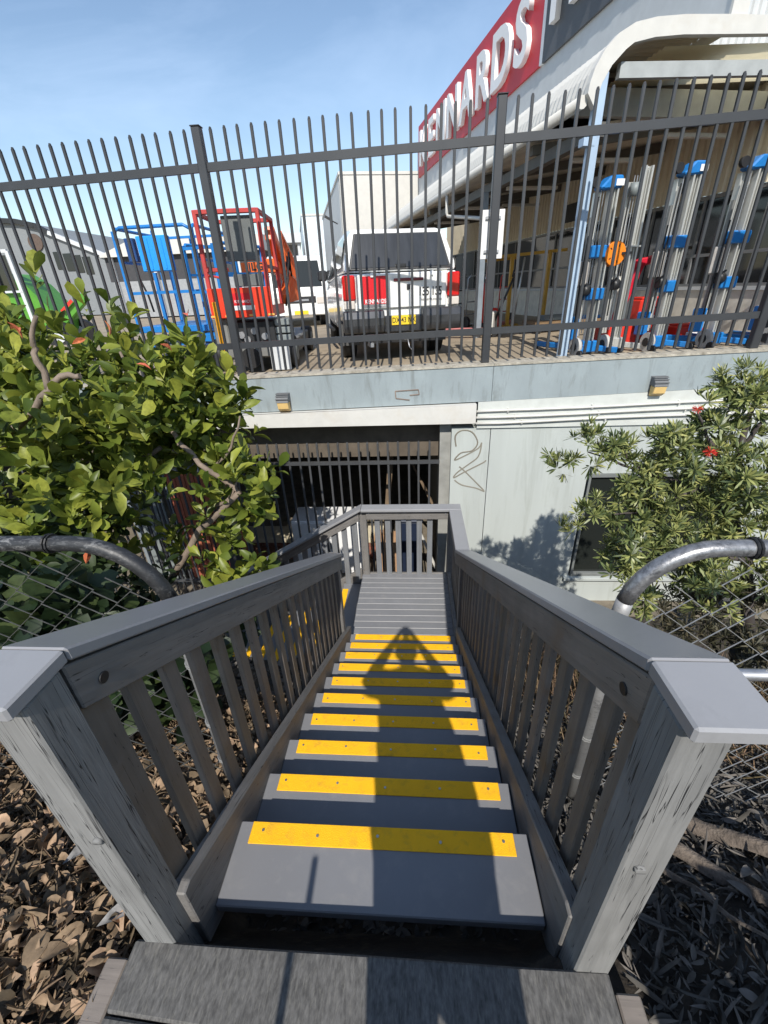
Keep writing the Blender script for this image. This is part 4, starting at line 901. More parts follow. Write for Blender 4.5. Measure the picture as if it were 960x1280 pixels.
MB().cyl((0, 0, 0), .15, .03, 'y', 24).build('flange', mat('reel_orange', (.80, .22, .01), .5), orl, bevel=.005); MB().cyl((0, .09, 0), .15, .03, 'y', 24).build('flange', MATS['reel_orange'], orl, bevel=.005)
MB().cyl((0, .045, 0), .09, .07, 'y', 16).build('hub', blackm, orl); MB().bar((0, .12, 0), (.17, -.1, .0), .03).build('bracket', bplast, orl)
for a in range(5): 
    q = a*1.2566; MB().box((.1*math.cos(q), -.017, .1*math.sin(q)), (.03, .006, .012), Euler((0, -q, 0))).build('slot', bplast, orl)
for i, (x, y, sx_, sz, lab) in enumerate(((4.05, 7.0, .55, .26, 'low red tool case on the ground behind the tall aluminium lifts, left one'), (4.7, 7.0, .5, .22, 'low red tool case on the ground between the two blue-headed lifts'), (4.25, 7.6, .45, .62, 'upright red equipment case against the cream dado wall'))):
    t = thing('tool_case', lab, 'case', (x, y, yz(x)), RZ, 'red cases under the awning'); MB().bx(-sx_/2, sx_/2, 0, .3, .02, sz).build('body', redm, t, bevel=.02); MB().bx(-sx_/2+.02, sx_/2-.02, .01, .29, sz, sz+.04).build('lid', redm, t, bevel=.012)
    MB().tube([(-.08, -.0, sz*.8), (-.07, -.03, sz*.8), (.07, -.03, sz*.8), (.08, 0, sz*.8)], .01, 6).build('handle', bplast, t); MB().bx(-.12, .12, -.006, 0, sz*.3, sz*.6).build('label_panel', letterm, t)
# things farther along under the awning
ym = mat('ochre_steel', (.48, .27, .03), .5, var=.15)
def yframe(x, y, lab):
    t = thing('panel_hoist', lab, 'hoist', (x, y, yz(x)), RZ); f = MB()
    f.bar((0, 0, .05), (0, 0, 1.55), .07)
    f.build('mast', ym, t); MB().bar((.9, .0, .05), (.9, 0, 1.6), .07).build('mast', ym, t); MB().bar((-.7, 0, 1.5), (1.3, 0, 1.62), .06).build('cross_arm', ym, t); MB().bar((-.65, .15, 1.45), (.2, .15, 1.5), .05).build('cross_arm', ym, t)
    f = MB(); f.bar((-.4, -.3, .08), (.4, .3, .08), .06); f.bar((.4, -.3, .08), (-.4, .3, .08), .06); f.bar((.7, 0, .08), (1.3, 0, .08), .06); f.build('base_leg', ym, t)
    MB().tube([(.15, 0, .1), (.3, 0, 1.5)], .02, 6).build('brace', alum, t)
    for p in ((-.4, -.3), (.4, .3), (.4, -.3), (-.4, .3)): MB().cyl((p[0], p[1], .04), .045, .03, 'y', 10).build('castor', blackm, t)
yframe(2.35, 10.4, 'ochre steel panel hoist with long cross arms under the awning')
def pjack(x, y, rz, lab):
    t = thing('pallet_jack', lab, 'pallet jack', (x, y, yz(x)), rz, 'pallet jacks parked under the awning'); pk = mat('faded_pink_paint', (.45, .16, .15), .6, var=.2)
    for s in (-1, 1): MB().bx(s*.2-.08, s*.2+.08, 0, 1.1, .08, .16).build('fork', pk, t, bevel=.015)
    MB().prism([(-.28, .05), (.28, .05), (.22, .5), (-.22, .5)], -.12, 0, 'y').build('body', whitem if rz > 0 else redm, t, bevel=.03)
    MB().tube([(0, -.1, .3), (0, -.42, 1.1)], .022, 8).build('tiller', bplast, t); MB().tube([(-.12, -.42, 1.12), (-.14, -.44, 1.22), (.14, -.44, 1.22), (.12, -.42, 1.12)], .018, 6).build('handle', bplast, t)
    for s in (-1, 1): MB().cyl((s*.1, -.12, .09), .09, .05, 'x', 14).build('wheel', blackm, t)
pjack(1.75, 9.2, 1.2, 'white and pink pallet jack nearest the fence notice board'); pjack(1.95, 10.6, -.5, 'red pallet jack behind the white one under the awning')
def trolley(x, y, lab, m):
    t = thing('hand_trolley', lab, 'trolley', (x, y, yz(x)), RZ+.4, 'hand trolleys lined up under the awning'); f = MB()
    for s in (-1, 1): f.tube([(s*.2, 0, .1), (s*.2, -.05, 1.15), (s*.15, -.12, 1.25)], .016, 6)
    for z in (.3, .6, .9): f.tube([(-.2, -.01, z), (.2, -.01, z)], .014, 6)
    f.build('frame', m, t); MB().bx(-.24, .24, 0, .25, .03, .045).build('toe_plate', steel, t)
    for s in (-1, 1): MB().cyl((s*.25, -.08, .13), .13, .05, 'x', 16).build('wheel', blackm, t)
trolley(1.25, 11.4, 'black hand trolley beside the second awning post', bplast); trolley(1.7, 12.1, 'grey hand trolley behind the pallet jacks', steel); trolley(2.6, 12.4, 'red hand trolley near the shop windows', redm)
t = thing('fire_hose_cylinder', 'upright red gas cylinder beside the ochre panel hoist', 'cylinder', (1.95, 11.4, yz(2)))
MB().tube([(0, 0, 0), (0, 0, .9), (0, 0, 1.0), (0, 0, 1.08)], [.11, .11, .08, .03], 14).build('body', redm, t); MB().cyl((0, 0, 1.12), .03, .1).build('valve', steel, t)
t = thing('tool_bench', 'low flat trolley with grey tools under the shop windows', 'trolley', (3.4, 9.6, yz(3)), RZ)
MB().bx(-.8, .8, -.3, .3, .18, .24).build('deck', mat('bench_timber', (.2, .13, .07), .7), t)
for x in (-.7, .7): MB().cyl((x, -.25, .09), .09, .05, 'y', 12).build('castor', blackm, t)
MB().bx(-.5, .2, -.1, .1, .24, .34).build('tool', greyp, t); MB().bx(.2, .75, -.2, .1, .24, .30).build('tool', bluem, t)
# notice board on the fence
t = thing('notice_board', 'white blank notice board fixed behind the second fence post', 'notice board', (1.075, 5.24, 2.10)); MB().bx(-.135, .135, 0, .015, 0, .50).build('board', letterm, t, bevel=.004)
for z in (.08, .42): MB().bx(-.09, .09, -.02, 0, z-.015, z+.015).build('clamp', steel, t)
# ================================================================== chain-link fences either side of the stairs
FY = .30
def chain(name, lab, side, xp, ztop, xend, rad, mid):
    t = thing(name, lab, 'fence', (xp, FY, gz(xp, FY)), 0, 'chain-link fences beside the stairs'); zb = gz(xp, FY); O = Vector((xp, FY, zb)); s = side
    pts = [(xp, FY, zb-.1), (xp, FY, ztop-rad)]+[(xp+s*rad*(1-math.cos(a)), FY, ztop-rad+rad*math.sin(a)) for a in np.linspace(.2, math.pi/2, 8)]+[(xp+s*(rad+.5), FY, ztop), (xend, FY, ztop)]
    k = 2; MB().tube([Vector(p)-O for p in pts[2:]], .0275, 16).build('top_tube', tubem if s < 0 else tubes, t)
    MB().tube([Vector(p)-O for p in pts[:3]], .0275, 16).build('post', mat('worn_pale_tube', (.30, .30, .30), .5, .3, var=.2, flakes=(.10, .10, .10)) , t)
    if mid is not None: MB().tube([Vector((xp, FY, mid))-O, Vector((xend, FY, mid))-O], .022, 10).build('mid_tube', steel, t)
    tie = MB(); c = Vector((xp+s*(rad+.08), FY, ztop))-O
    for d in (0, .012): tie.tube([c+Vector((d, .032*math.cos(a), .032*math.sin(a))) for a in np.linspace(0, 2*math.pi, 13)], .004, 5, False)
    tie.build('tie_wire', blackm, t)
    for z in (.2, .45, .8):
        tie2 = MB(); c = Vector((xp, FY, zb+z))-O
        for d in (0, .012): tie2.tube([c+Vector((.031*math.cos(a), .031*math.sin(a), d+.006*math.sin(a))) for a in np.linspace(0, 2*math.pi, 13)], .003, 5, False)
        tie2.build('tie_wire', wirem, t)
    p = .074; q = .122; nw = int(abs(xend-xp)/p); w0 = None; H = ztop-.03-zb; nz_ = int((H+.6)/(q/2))
    for i in range(nw):
        x = s*(p*(i+.5)); zt = -.0
        if abs(x) < rad: 
            u = 1-abs(x)/rad; zt = -math.ceil((rad-rad*math.sqrt(max(0, 1-u*u)))/q)*q
        zt -= q/2*(i % 2); M = Matrix.Translation((x, 0, ztop-zb+zt-.02))
        if w0 is None or abs(x) < rad:
            P = [Vector(((p/2 if j % 2 else -p/2)*1.05, .004 if j % 2 else -.004, -j*q/2)) for j in range(nz_)]
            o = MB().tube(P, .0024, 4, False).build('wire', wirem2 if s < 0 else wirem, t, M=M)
            if abs(x) >= rad: w0 = o
        else: again(w0, t, M)
    return t
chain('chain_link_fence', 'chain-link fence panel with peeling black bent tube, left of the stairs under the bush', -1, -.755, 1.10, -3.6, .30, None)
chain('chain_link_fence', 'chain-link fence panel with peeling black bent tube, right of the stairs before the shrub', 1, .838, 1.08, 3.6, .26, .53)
# ================================================================== left bush
def V(*a): return np.array(a, float)
camv = np.array(CAM); fw = np.array(FX)
def leaf_mats(cents, per, ln, spread, out_c, rg, up=.5):
    A = []
    for c, oc in cents:
        d = (c-oc); d = d/(np.linalg.norm(d)+1e-6); ax = d*.75+V(0, -.15, up)+rg.normal(0, .25, 3); ax /= np.linalg.norm(ax)
        n = rg.integers(per[0], per[1]+1); ph0 = rg.random()*6.28
        t1 = np.cross(ax, V(.3, .5, .8)); t1 /= np.linalg.norm(t1); t2 = np.cross(ax, t1)
        for k in range(n):
            ph = ph0+k*2.4; tilt = spread*(.45+.55*k/n)+rg.normal(0, .12)
            rad = t1*math.cos(ph)+t2*math.sin(ph); y = ax*math.cos(tilt)+rad*math.sin(tilt); z = ax*math.sin(tilt)-rad*math.cos(tilt)
            x = np.cross(y, z); L = rg.uniform(*ln); M = np.eye(4); M[:3, 0] = x*L; M[:3, 1] = y*L; M[:3, 2] = z*L; M[:3, 3] = c+ax*rg.uniform(-.04, .03)-ax*.02*k; A.append(M)
    return np.array(A)
def ell(c, r, n, rg, shell=.55):
    out_ = []; c, r = np.array(c, float), np.array(r, float)
    while len(out_) < n:
        p = rg.normal(0, 1, 3); p /= np.linalg.norm(p); q = shell+(1-shell)*rg.random()
        out_.append((c+p*r*q*(1+.12*rg.normal()), c-V(0, 0, .3*r[2])))
    return out_
def foliage(t, A, tv, tf, m, big, partname):
    """the leaves that show largest become parts, the rest one stuff part"""
    P = A[:, :3, 3]; dep = (P-camv) @ fw; sx_ = (P-camv) @ np.array(RX)/np.maximum(dep, .1); sy_ = (P-camv) @ np.array(UX)/np.maximum(dep, .1)
    vis = (dep > .3) & (abs(sx_) < .93) & (abs(sy_) < 1.22)
    L = np.linalg.norm(A[:, :3, 1], axis=1); facing = abs(np.einsum('ni,ni->n', A[:, :3, 2]/L[:, None], (P-camv)/np.linalg.norm(P-camv, axis=1)[:, None]))
    sc = L/np.maximum(dep, .3)*(.5+.5*facing)*vis; idx = np.argsort(-sc)[:big]; rest = np.setdiff1d(np.arange(len(A)), idx)
    inv = np.array(WM[t].inverted())
    me = bpy.data.meshes.new(partname); me.from_pydata([tuple(v) for v in tv], [], tf); me.materials.append(m)
    for p in me.polygons: p.use_smooth = True
    for i in idx:
        o = bpy.data.objects.new(partname, me); COL.objects.link(o); o.parent = t; o.matrix_parent_inverse = Matrix.Identity(4); o.matrix_basis = Matrix((inv @ A[i]).tolist())
    B = np.einsum('ij,njk->nik', inv, A[rest]); tag(scatter('foliage', tv, tf, B, m, t), kind='stuff')
rg = np.random.default_rng(5)
tv, tf = leaf_T(.50, .16, .18)
bush = thing('broadleaf_bush', 'large glossy broad-leaved bush overhanging the stairs on the left', 'bush', (-2.1, 2.3, gz(-2.1, 2.3)))
C = []
C += ell((-4.0, 2.7, 1.30), (.8, .6, .62), 170, rg)
C += ell((-3.3, 2.5, 1.35), (.6, .5, .5), 80, rg)
C += ell((-3.3, 2.7, .98), (1.35, .75, .88), 240, rg)
C += ell((-2.2, 2.6, 1.06), (.75, .65, .68), 170, rg)
C += ell((-1.72, 2.6, .98), (.46, .5, .55), 90, rg)
C += ell((-2.3, 1.8, .92), (.7, .5, .50), 90, rg)
C += ell((-1.33, 2.3, .42), (.34, .35, .38), 46, rg)
C += ell((-1.75, 2.3, -.12), (.38, .4, .3), 14, rg)
C += ell((-2.75, 1.8, .35), (.8, .5, .5), 70, rg)
C += ell((-3.6, 2.6, -.2), (1.3, .6, .7), 90, rg)
C += ell((-1.45, 2.2, -.38), (.26, .35, .26), 16, rg)
A = leaf_mats(C, (5, 9), (.065, .19), 1.15, None, rg); tvb, tfb = leaf_T(.56, -.10, -.22, (0, .3, .62, .88, 1.), (0, .5, 1., .82, 0)); tvc, tfc = leaf_T(.44, .34, .40)
q_ = rg.integers(0, 3, len(A))
for i_, (v_, f_, b_) in enumerate(((tv, tf, 110), (tvb, tfb, 100), (tvc, tfc, 80))): foliage(bush, A[q_ == i_], v_, f_, leafm, b_, 'leaf')
tan_ = mat('old_red_leaf', (.42, .12, .05), .5, var=.3, objvar=.3); mo = bpy.data.meshes.new('withered_leaf'); mo.from_pydata([tuple(v) for v in tvc], [], tfc); mo.materials.append(tan_)
for (px, py, y) in ((25, 415, 1.9), (45, 500, 1.75), (130, 400, 2.0), (8, 402, 1.9), (90, 430, 1.9), (235, 395, 2.2), (60, 620, 1.6), (170, 455, 2.0), (30, 560, 1.7), (110, 690, 1.2), (200, 430, 2.2)):
    o = bpy.data.objects.new('withered_leaf', mo); COL.objects.link(o); o.parent = bush; o.matrix_parent_inverse = Matrix.Identity(4); o.matrix_basis = WM[bush].inverted() @ Matrix.Translation(aty(px, py, y)) @ Euler(tuple(rg.uniform(-1.2, 1.2, 3))).to_matrix().to_4x4() @ Matrix.Scale(rg.uniform(.08, .13), 4); o['label'] = 'withered red-brown leaf'
bb = WM[bush].inverted()
def branches(t, lines, m, name='branch'):
    inv = WM[t].inverted()
    for pts, r0, r1 in lines:
        n = len(pts); P = [inv @ Vector(p) for p in pts]; Q = []
        for i in range(n-1):
            for u in (0, .33, .66): Q.append(P[i].lerp(P[i+1], u)+Vector((random.uniform(-.012, .012), random.uniform(-.012, .012), random.uniform(-.012, .012))))
        Q.append(P[-1]); k = len(Q); MB().tube(Q, [r0+(r1-r0)*i/(k-1) for i in range(k)], 8).build(name, m, t)
def ap(L, y): return [tuple(aty(px, py, y if not isinstance(y, (list, tuple)) else y[i])) for i, (px, py) in enumerate(L)]
branches(bush, [(ap([(213, 725), (250, 665), (300, 615), (262, 590), (225, 555)], 2.15), .034, .018),
                (ap([(0, 560), (35, 520), (62, 488), (78, 470), (100, 470)], 1.75), .030, .016), (ap([(62, 488), (48, 450), (40, 430), (45, 395)], 1.75), .022, .012),
                (ap([(225, 555), (205, 525), (180, 500), (150, 440)], [2.2, 2.3, 2.4, 2.5]), .020, .010), (ap([(200, 560), (150, 590), (120, 640), (130, 720)], [2.3, 2.3, 2.3, 2.2]), .018, .03),
                (ap([(262, 590), (290, 560), (300, 520)], 2.25), .014, .007), (ap([(270, 632), (285, 625), (296, 600)], 2.15), .018, .01)], barkm)
# larger lobed leaves close to the chain-link at lower left, a second plant
fg = thing('lobed_leaf_plant', 'dark lobed-leaf plant behind the left chain-link fence', 'plant', (-1.9, 1.1, gz(-1.9, 1.1)))
C = ell((-2.05, .95, .12), (.5, .3, .35), 40, rg, .3)+ell((-1.45, .72, -.02), (.5, .25, .36), 60, rg, .2)+ell((-2.1, .75, .35), (.6, .3, .45), 50, rg, .2)
tvl, tfl = leaf_T(.62, .10, .22, (0, .2, .38, .52, .72, .88, 1.), (0, .55, 1., .62, .9, .55, 0))
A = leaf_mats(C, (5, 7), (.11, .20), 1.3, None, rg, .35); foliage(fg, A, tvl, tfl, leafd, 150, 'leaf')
branches(fg, [([(-1.9, 1.1, gz(-1.9, 1.1)), (-1.85, 1.05, -.1), (-1.7, 1.0, .35)], .02, .01), ([(-1.85, 1.05, -.2), (-1.4, .95, .1), (-1.25, .9, .4)], .014, .008)], barkm)
# lower understorey behind left fence
uc = thing('understorey_shrub', 'shaded low shrub below the big bush beside the second flight', 'shrub', (-2.5, 1.9, gz(-2.5, 1.9)))
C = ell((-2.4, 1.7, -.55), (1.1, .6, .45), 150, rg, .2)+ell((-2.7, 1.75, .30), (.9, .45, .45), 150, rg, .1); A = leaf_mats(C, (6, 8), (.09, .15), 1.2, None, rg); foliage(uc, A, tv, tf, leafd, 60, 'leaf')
branches(uc, [([(-2.5, 1.9, gz(-2.5, 1.9)), (-2.4, 1.8, -.9), (-2.2, 1.6, -.4)], .02, .01)], barkm)
# ================================================================== right shrub with tufts of narrow leaves
rt = thing('tufted_shrub_tree', 'tall shrub with tufts of narrow olive leaves and a red flower before the pale wall', 'tree', (2.75, 1.95, gz(2.75, 1.95)))
def tuft(seed, n=20, wd=.05, drp=.1):
    r = np.random.default_rng(seed); v = []; f = []
    for k in range(n):
        ph = k*2.39996; tl = .2+1.3*(k/n)+r.normal(0, .16); ph += r.normal(0, .3); d = V(math.sin(tl)*math.cos(ph), math.sin(tl)*math.sin(ph), math.cos(tl)); L = r.uniform(.55, 1.15)
        s = np.cross(d, V(0, 0, 1)); s /= np.linalg.norm(s)+1e-6; b = len(v); dr = V(r.normal(0, .06), r.normal(0, .06), -drp)
        v += [d*.06, d*L*.5+s*wd+dr*.3, d*L*.5-s*wd+dr*.3, d*L*.8+s*wd*.8+dr*.7, d*L*.8-s*wd*.8+dr*.7, d*L+dr]
        f += [(b, b+1, b+2), (b+1, b+3, b+4, b+2), (b+3, b+5, b+4)]
    return v, f
def pc(px, py, y): return tuple(aty(px, py, y))
C = []
for (px, py, y, r, n) in ((800, 600, 3.0, .26, 26), (760, 690, 3., .18, 12), (830, 650, 2.9, .35, 30), (900, 640, 2.9, .4, 40), (930, 600, 2.9, .4, 40), (860, 720, 2.8, .3, 20), (940, 720, 2.8, .35, 26), (780, 720, 2.7, .2, 12), (710, 580, 3.0, .13, 7), (735, 560, 3.0, .22, 16), (775, 560, 3.0, .2, 14), (740, 640, 3.0, .20, 12), (720, 660, 3., .15, 6), (790, 640, 3., .36, 34), (830, 600, 3.1, .34, 34), (800, 690, 2.8, .32, 30), (870, 680, 2.8, .40, 42), (880, 580, 3.1, .45, 56), (905, 520, 3.1, .34, 40), (940, 490, 3.1, .30, 34), (950, 560, 3.1, .5, 60), (940, 660, 2.9, .45, 50), (850, 560, 3.0, .26, 22), (840, 545, 3.0, .18, 10), (900, 740, 2.5, .3, 16), (800, 750, 2.3, .18, 10), (700, 655, 3.0, .08, 2), (690, 565, 3.0, .05, 1), (905, 475, 3.1, .12, 5)):
    y = y-.95; r *= .74; C += ell(pc(px, py, y), (r, r*.8, r), int(n*1.15), rg, .3)
A = []
for c, oc in C:
    ax = (c-oc); ax = ax/(np.linalg.norm(ax)+1e-6)*.7+V(0, -.25, .55)+rg.normal(0, .25, 3); ax /= np.linalg.norm(ax); x = np.cross(ax, V(.2, .9, .1)); x /= np.linalg.norm(x); y = np.cross(ax, x); s = rg.uniform(.072, .118)
    M = np.eye(4); M[:3, 0] = x*s; M[:3, 1] = y*s; M[:3, 2] = ax*s; M[:3, 3] = c; A.append(M)
A = np.array(A); q_ = rg.integers(0, 3, len(A))
for i_ in range(3): tv3, tf3 = tuft(3+i_, (20, 24, 17)[i_], (.070, .062, .08)[i_], (.08, .22, .0)[i_]); foliage(rt, A[q_ == i_], tv3, tf3, tuftm, 90, 'leaf_tuft')
br_ = lambda L, y, r0, r1: (ap(L, y), r0, r1)
branches(rt, [br_([(935, 800), (932, 700), (915, 640), (925, 560), (945, 500)], [2.0, 2.0, 2.05, 2.1, 2.1], .05, .014), br_([(918, 650), (870, 610), (800, 590), (735, 565)], 2.05, .024, .005),
              br_([(922, 620), (890, 560), (872, 515)], 2.1, .02, .006), br_([(870, 612), (800, 640), (735, 645)], 2.0, .013, .004), br_([(925, 560), (960, 520)], 2.1, .02, .008), br_([(932, 700), (850, 690), (800, 700)], 1.9, .02, .006), br_([(830, 598), (785, 575), (775, 555)], 2.05, .009, .004),
              br_([(935, 800), (940, 880)], [2., 1.95], .055, .05)], mat('dark_bark', (.06, .05, .045), .9, var=.3))
for (px, py, r) in ((888, 565, .042), (872, 511, .032)):
    p = aty(px, py, 1.72); fl = []
    for k in range(60): fl.append(rotm(*rg.uniform(0, 6.28, 3), np.array(WM[rt].inverted() @ p), (r, r, r)))
    fo_, ff_ = leaf_T(.12, 0, .05); scatter('red_flower', fo_, ff_, fl, mat('flower_red', (.55, .035, .02), .6), rt)
us = thing('tangled_undershrub', 'dark tangled undershrub below the tall shrub behind the right chain-link fence', 'shrub', (2.2, 1.7, gz(2.2, 1.7)))
C = []
for (px, py, y, r, n) in ((850, 745, 1.9, .22, 26), (900, 735, 1.9, .26, 34), (945, 745, 1.8, .26, 34), (830, 775, 1.6, .15, 14), (880, 785, 1.6, .2, 24), (930, 800, 1.5, .22, 28), (960, 820, 1.3, .2, 22)): C += ell(pc(px, py, y), (r, r*.7, r), n, rg, .2)
A = []
for c, oc in C:
    ax = (c-oc)*1.2+V(0, -.1, .35)+rg.normal(0, .35, 3); ax /= np.linalg.norm(ax); x = np.cross(ax, V(.2, .9, .1)); x /= np.linalg.norm(x); y = np.cross(ax, x); s = rg.uniform(.06, .12)
    M = np.eye(4); M[:3, 0] = x*s; M[:3, 1] = y*s; M[:3, 2] = ax*s; M[:3, 3] = c; A.append(M)
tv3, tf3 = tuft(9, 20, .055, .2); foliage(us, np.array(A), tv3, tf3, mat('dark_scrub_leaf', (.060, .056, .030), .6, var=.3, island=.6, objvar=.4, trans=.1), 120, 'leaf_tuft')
branches(us, [br_([(900, 840), (890, 790), (860, 745)], [1.6, 1.65, 1.8], .014, .004), br_([(910, 840), (930, 780), (945, 740)], [1.6, 1.65, 1.8], .014, .004)], MATS['dark_bark'])
# rocks and dry scrub behind the right fence
rk = mat('grey_rock', (.085, .085, .082), .9, var=.3, vscale=7, bump=1., bscale=14)
for px, py, y, s, lab in ((893, 742, 2.5, .17, 'large grey boulder behind the right chain-link fence below the shrub'), (850, 772, 2.2, .12, 'smaller grey boulder left of the big one behind the chain-link fence'), (950, 815, 1.5, .13, 'brownish boulder at the right frame edge behind the chain-link fence')):
    p = aty(px, py, y); bm = bmesh.new(); bmesh.ops.create_icosphere(bm, subdivisions=3, radius=1)
    from mathutils import noise as mn
    for v in bm.verts: v.co *= (1+.35*mn.noise(v.co*1.3+Vector((px, 0, 0)))+.1*mn.noise(v.co*4)); v.co = Vector((v.co.x*s*1.3, v.co.y*s, v.co.z*s*1.0))
    me = bpy.data.meshes.new('boulder'); bm.to_mesh(me); bm.free(); o = link('boulder', me, rk, None, Matrix.Translation((p.x, y, max(gz(p.x, y)+s*.3, p.z-.05)))); tag(o, lab, 'rock', 'boulders behind the right fence')
sc_ = []
for i in range(7000):
    x = rg.uniform(.95, 3.6); y = rg.uniform(.45, 3.6); sc_.append(rotm(rg.normal(0, .8), rg.normal(0, .8), rg.uniform(0, 6.28), (x, y, gz(x, y)), (.011, .011, rg.uniform(.06, .34))))
tag(scatter('dry_scrub', [(-.5, 0, 0), (.5, 0, 0), (.3, .2, .6), (-.2, .3, 1), (0, .6, .6)], [(0, 1, 2, 3), (0, 3, 4)], sc_, mat('dry_stem', (.17, .118, .066), .9, island=.5)), 'dry brown scrub under the right shrub', kind='stuff')
# ================================================================== leaf litter
lt_v, lt_f = leaf_T(1., .42, .55, (0, .14, .32, .54, .76, .91, 1.), (0, .55, .92, 1., .8, .45, 0))
lt_v = [(x, y-.5, z+.2) for x, y, z in lt_v]
def litter(n, x0, x1, y0, y1, s0, s1, asp, lift, curl):
    A = []
    for i in range(n):
        x = rg.uniform(x0, x1); y = rg.uniform(y0, y1)
        if abs(x) < .74 and y < -.33: continue
        s = rg.uniform(s0, s1); A.append(rotm(rg.normal(0, .55), rg.normal(0, .55), rg.uniform(0, 6.28), (x, y, gz(x, y)+rg.uniform(0.0, lift)), (s*asp*rg.uniform(.7, 1.3), s, s*rg.uniform(*curl)*(1 if rg.random() < .6 else -1))))
    return A
tag(scatter('leaf_litter', lt_v, lt_f, litter(9000, -2.4, -.64, -1.3, 1.2, .026, .066, .5, .06, (.3, 2.4))+litter(9000, -2.3, -.64, -1.2, 1.0, .012, .04, .3, .04, (.3, 1.2))+litter(1500, -2.2, -.66, -1.2, 1.0, .06, .18, .045, .07, (.1, .4))+litter(500, -2.2, -.66, -1.2, 1.0, .07, .10, .6, .07, (.3, 1.2))+litter(6000, -4.6, -2.2, -1.3, 1.4, .04, .08, .5, .05, (.3, 1.6)), deadm), 'brown curled dead leaves left of the stairs', 'leaf litter', kind='stuff')
tag(scatter('leaf_litter', lt_v, lt_f, litter(13000, .64, 2.4, -1.1, 1.2, .014, .045, .3, .03, (.2, 1.0))+litter(900, .64, 2.4, -1.1, 1.2, .04, .075, .4, .04, (.3, 1.2))+litter(1500, .66, 2.2, -1.1, 1.2, .05, .16, .09, .05, (.1, .3))+litter(7000, 2.3, 4.6, -1.3, 1.4, .03, .08, .3, .03, (.2, 1.0)), deadg), 'dark grey mulch and bark chips right of the stairs', 'leaf litter', kind='stuff')
tag(scatter('leaf_litter', lt_v, lt_f, litter(3500, -.60, .60, -.30, 2.2, .025, .065, .45, .02, (.2, 1.)), deadg), 'dead leaves on the soil under the stairs', 'leaf litter', kind='stuff')
tag(scatter('leaf_litter', lt_v, lt_f, litter(3500, -3.5, 3.5, 1.2, 4.2, .04, .09, .45, .03, (.3, 1.3)), deadg), 'dead leaves on the lower slope', 'leaf litter', kind='stuff')
# bark strips on the right, a pale dead leaf on the left
for i, (a, b, wd, lab) in enumerate((((1.02, .10), (1.55, -.42), .07, 'long curled strip of bark lying nearest the right newel post'), ((1.12, .22), (1.65, -.15), .10, 'broad split strip of grey bark lying on the mulch behind the first'), ((.98, -.02), (1.18, -.30), .025, 'thin brown twig lying on the dark mulch'))):
    A_, B_ = Vector((a[0], a[1], gz(*a)+.05)), Vector((b[0], b[1], gz(*b)+.05)); mb = MB(); n = 14; vs = []; d = (B_-A_).normalized(); sd = d.cross(Vector((0, 0, 1))).normalized()
    for j in range(n+1):
        c = A_.lerp(B_, j/n); wj = wd*(1-.6*(j/n))*(.8+.4*random.random())
        for q in (-.5, -.17, .17, .5): vs.append(c+sd*wj*q+Vector((0, 0, .03*(1-4*q*q)*wd/.07+.012*math.sin(j*.9+i))))
    mb.faces(vs, [(j*4+q, j*4+q+1, j*4+4+q+1, j*4+4+q) for j in range(n) for q in range(3)]); o = mb.build('bark_strip', mat('stripped_bark', (.13, .105, .085), .9, var=.35, vscale=30, stretch=(1, 1, 1), dirt=(.24, .2, .16), dirt_amt=.6, dscale=12, bump=1., bscale=60), smooth=True)
    tag(o, lab, 'bark', 'bark strips on the mulch')
for i, (px, py, s, lab) in enumerate(((70, 1070, .10, 'crumpled silvery dead leaf lying left of the left newel'), (125, 1165, .09, 'long pale silver leaf beside the left edge board'))):
    d = ray(px, py); k_ = (.09-CAM.z)/d.z; p = CAM+d*k_
    v_, f_ = leaf_T(.35, .3, .25); me = bpy.data.meshes.new('fallen_leaf'); me.from_pydata([tuple(np.array(q)*s*1.6) for q in v_], [], f_)
    o = link('fallen_leaf', me, mat('silver_leaf', (.20, .195, .19), .7, var=.5, vscale=40), None, Matrix.Translation((p.x, p.y, gz(p.x, p.y)+.055)) @ Euler((.1, .15, -.75-.2*i)).to_matrix().to_4x4(), True); tag(o, lab, 'leaf', 'pale fallen leaves')
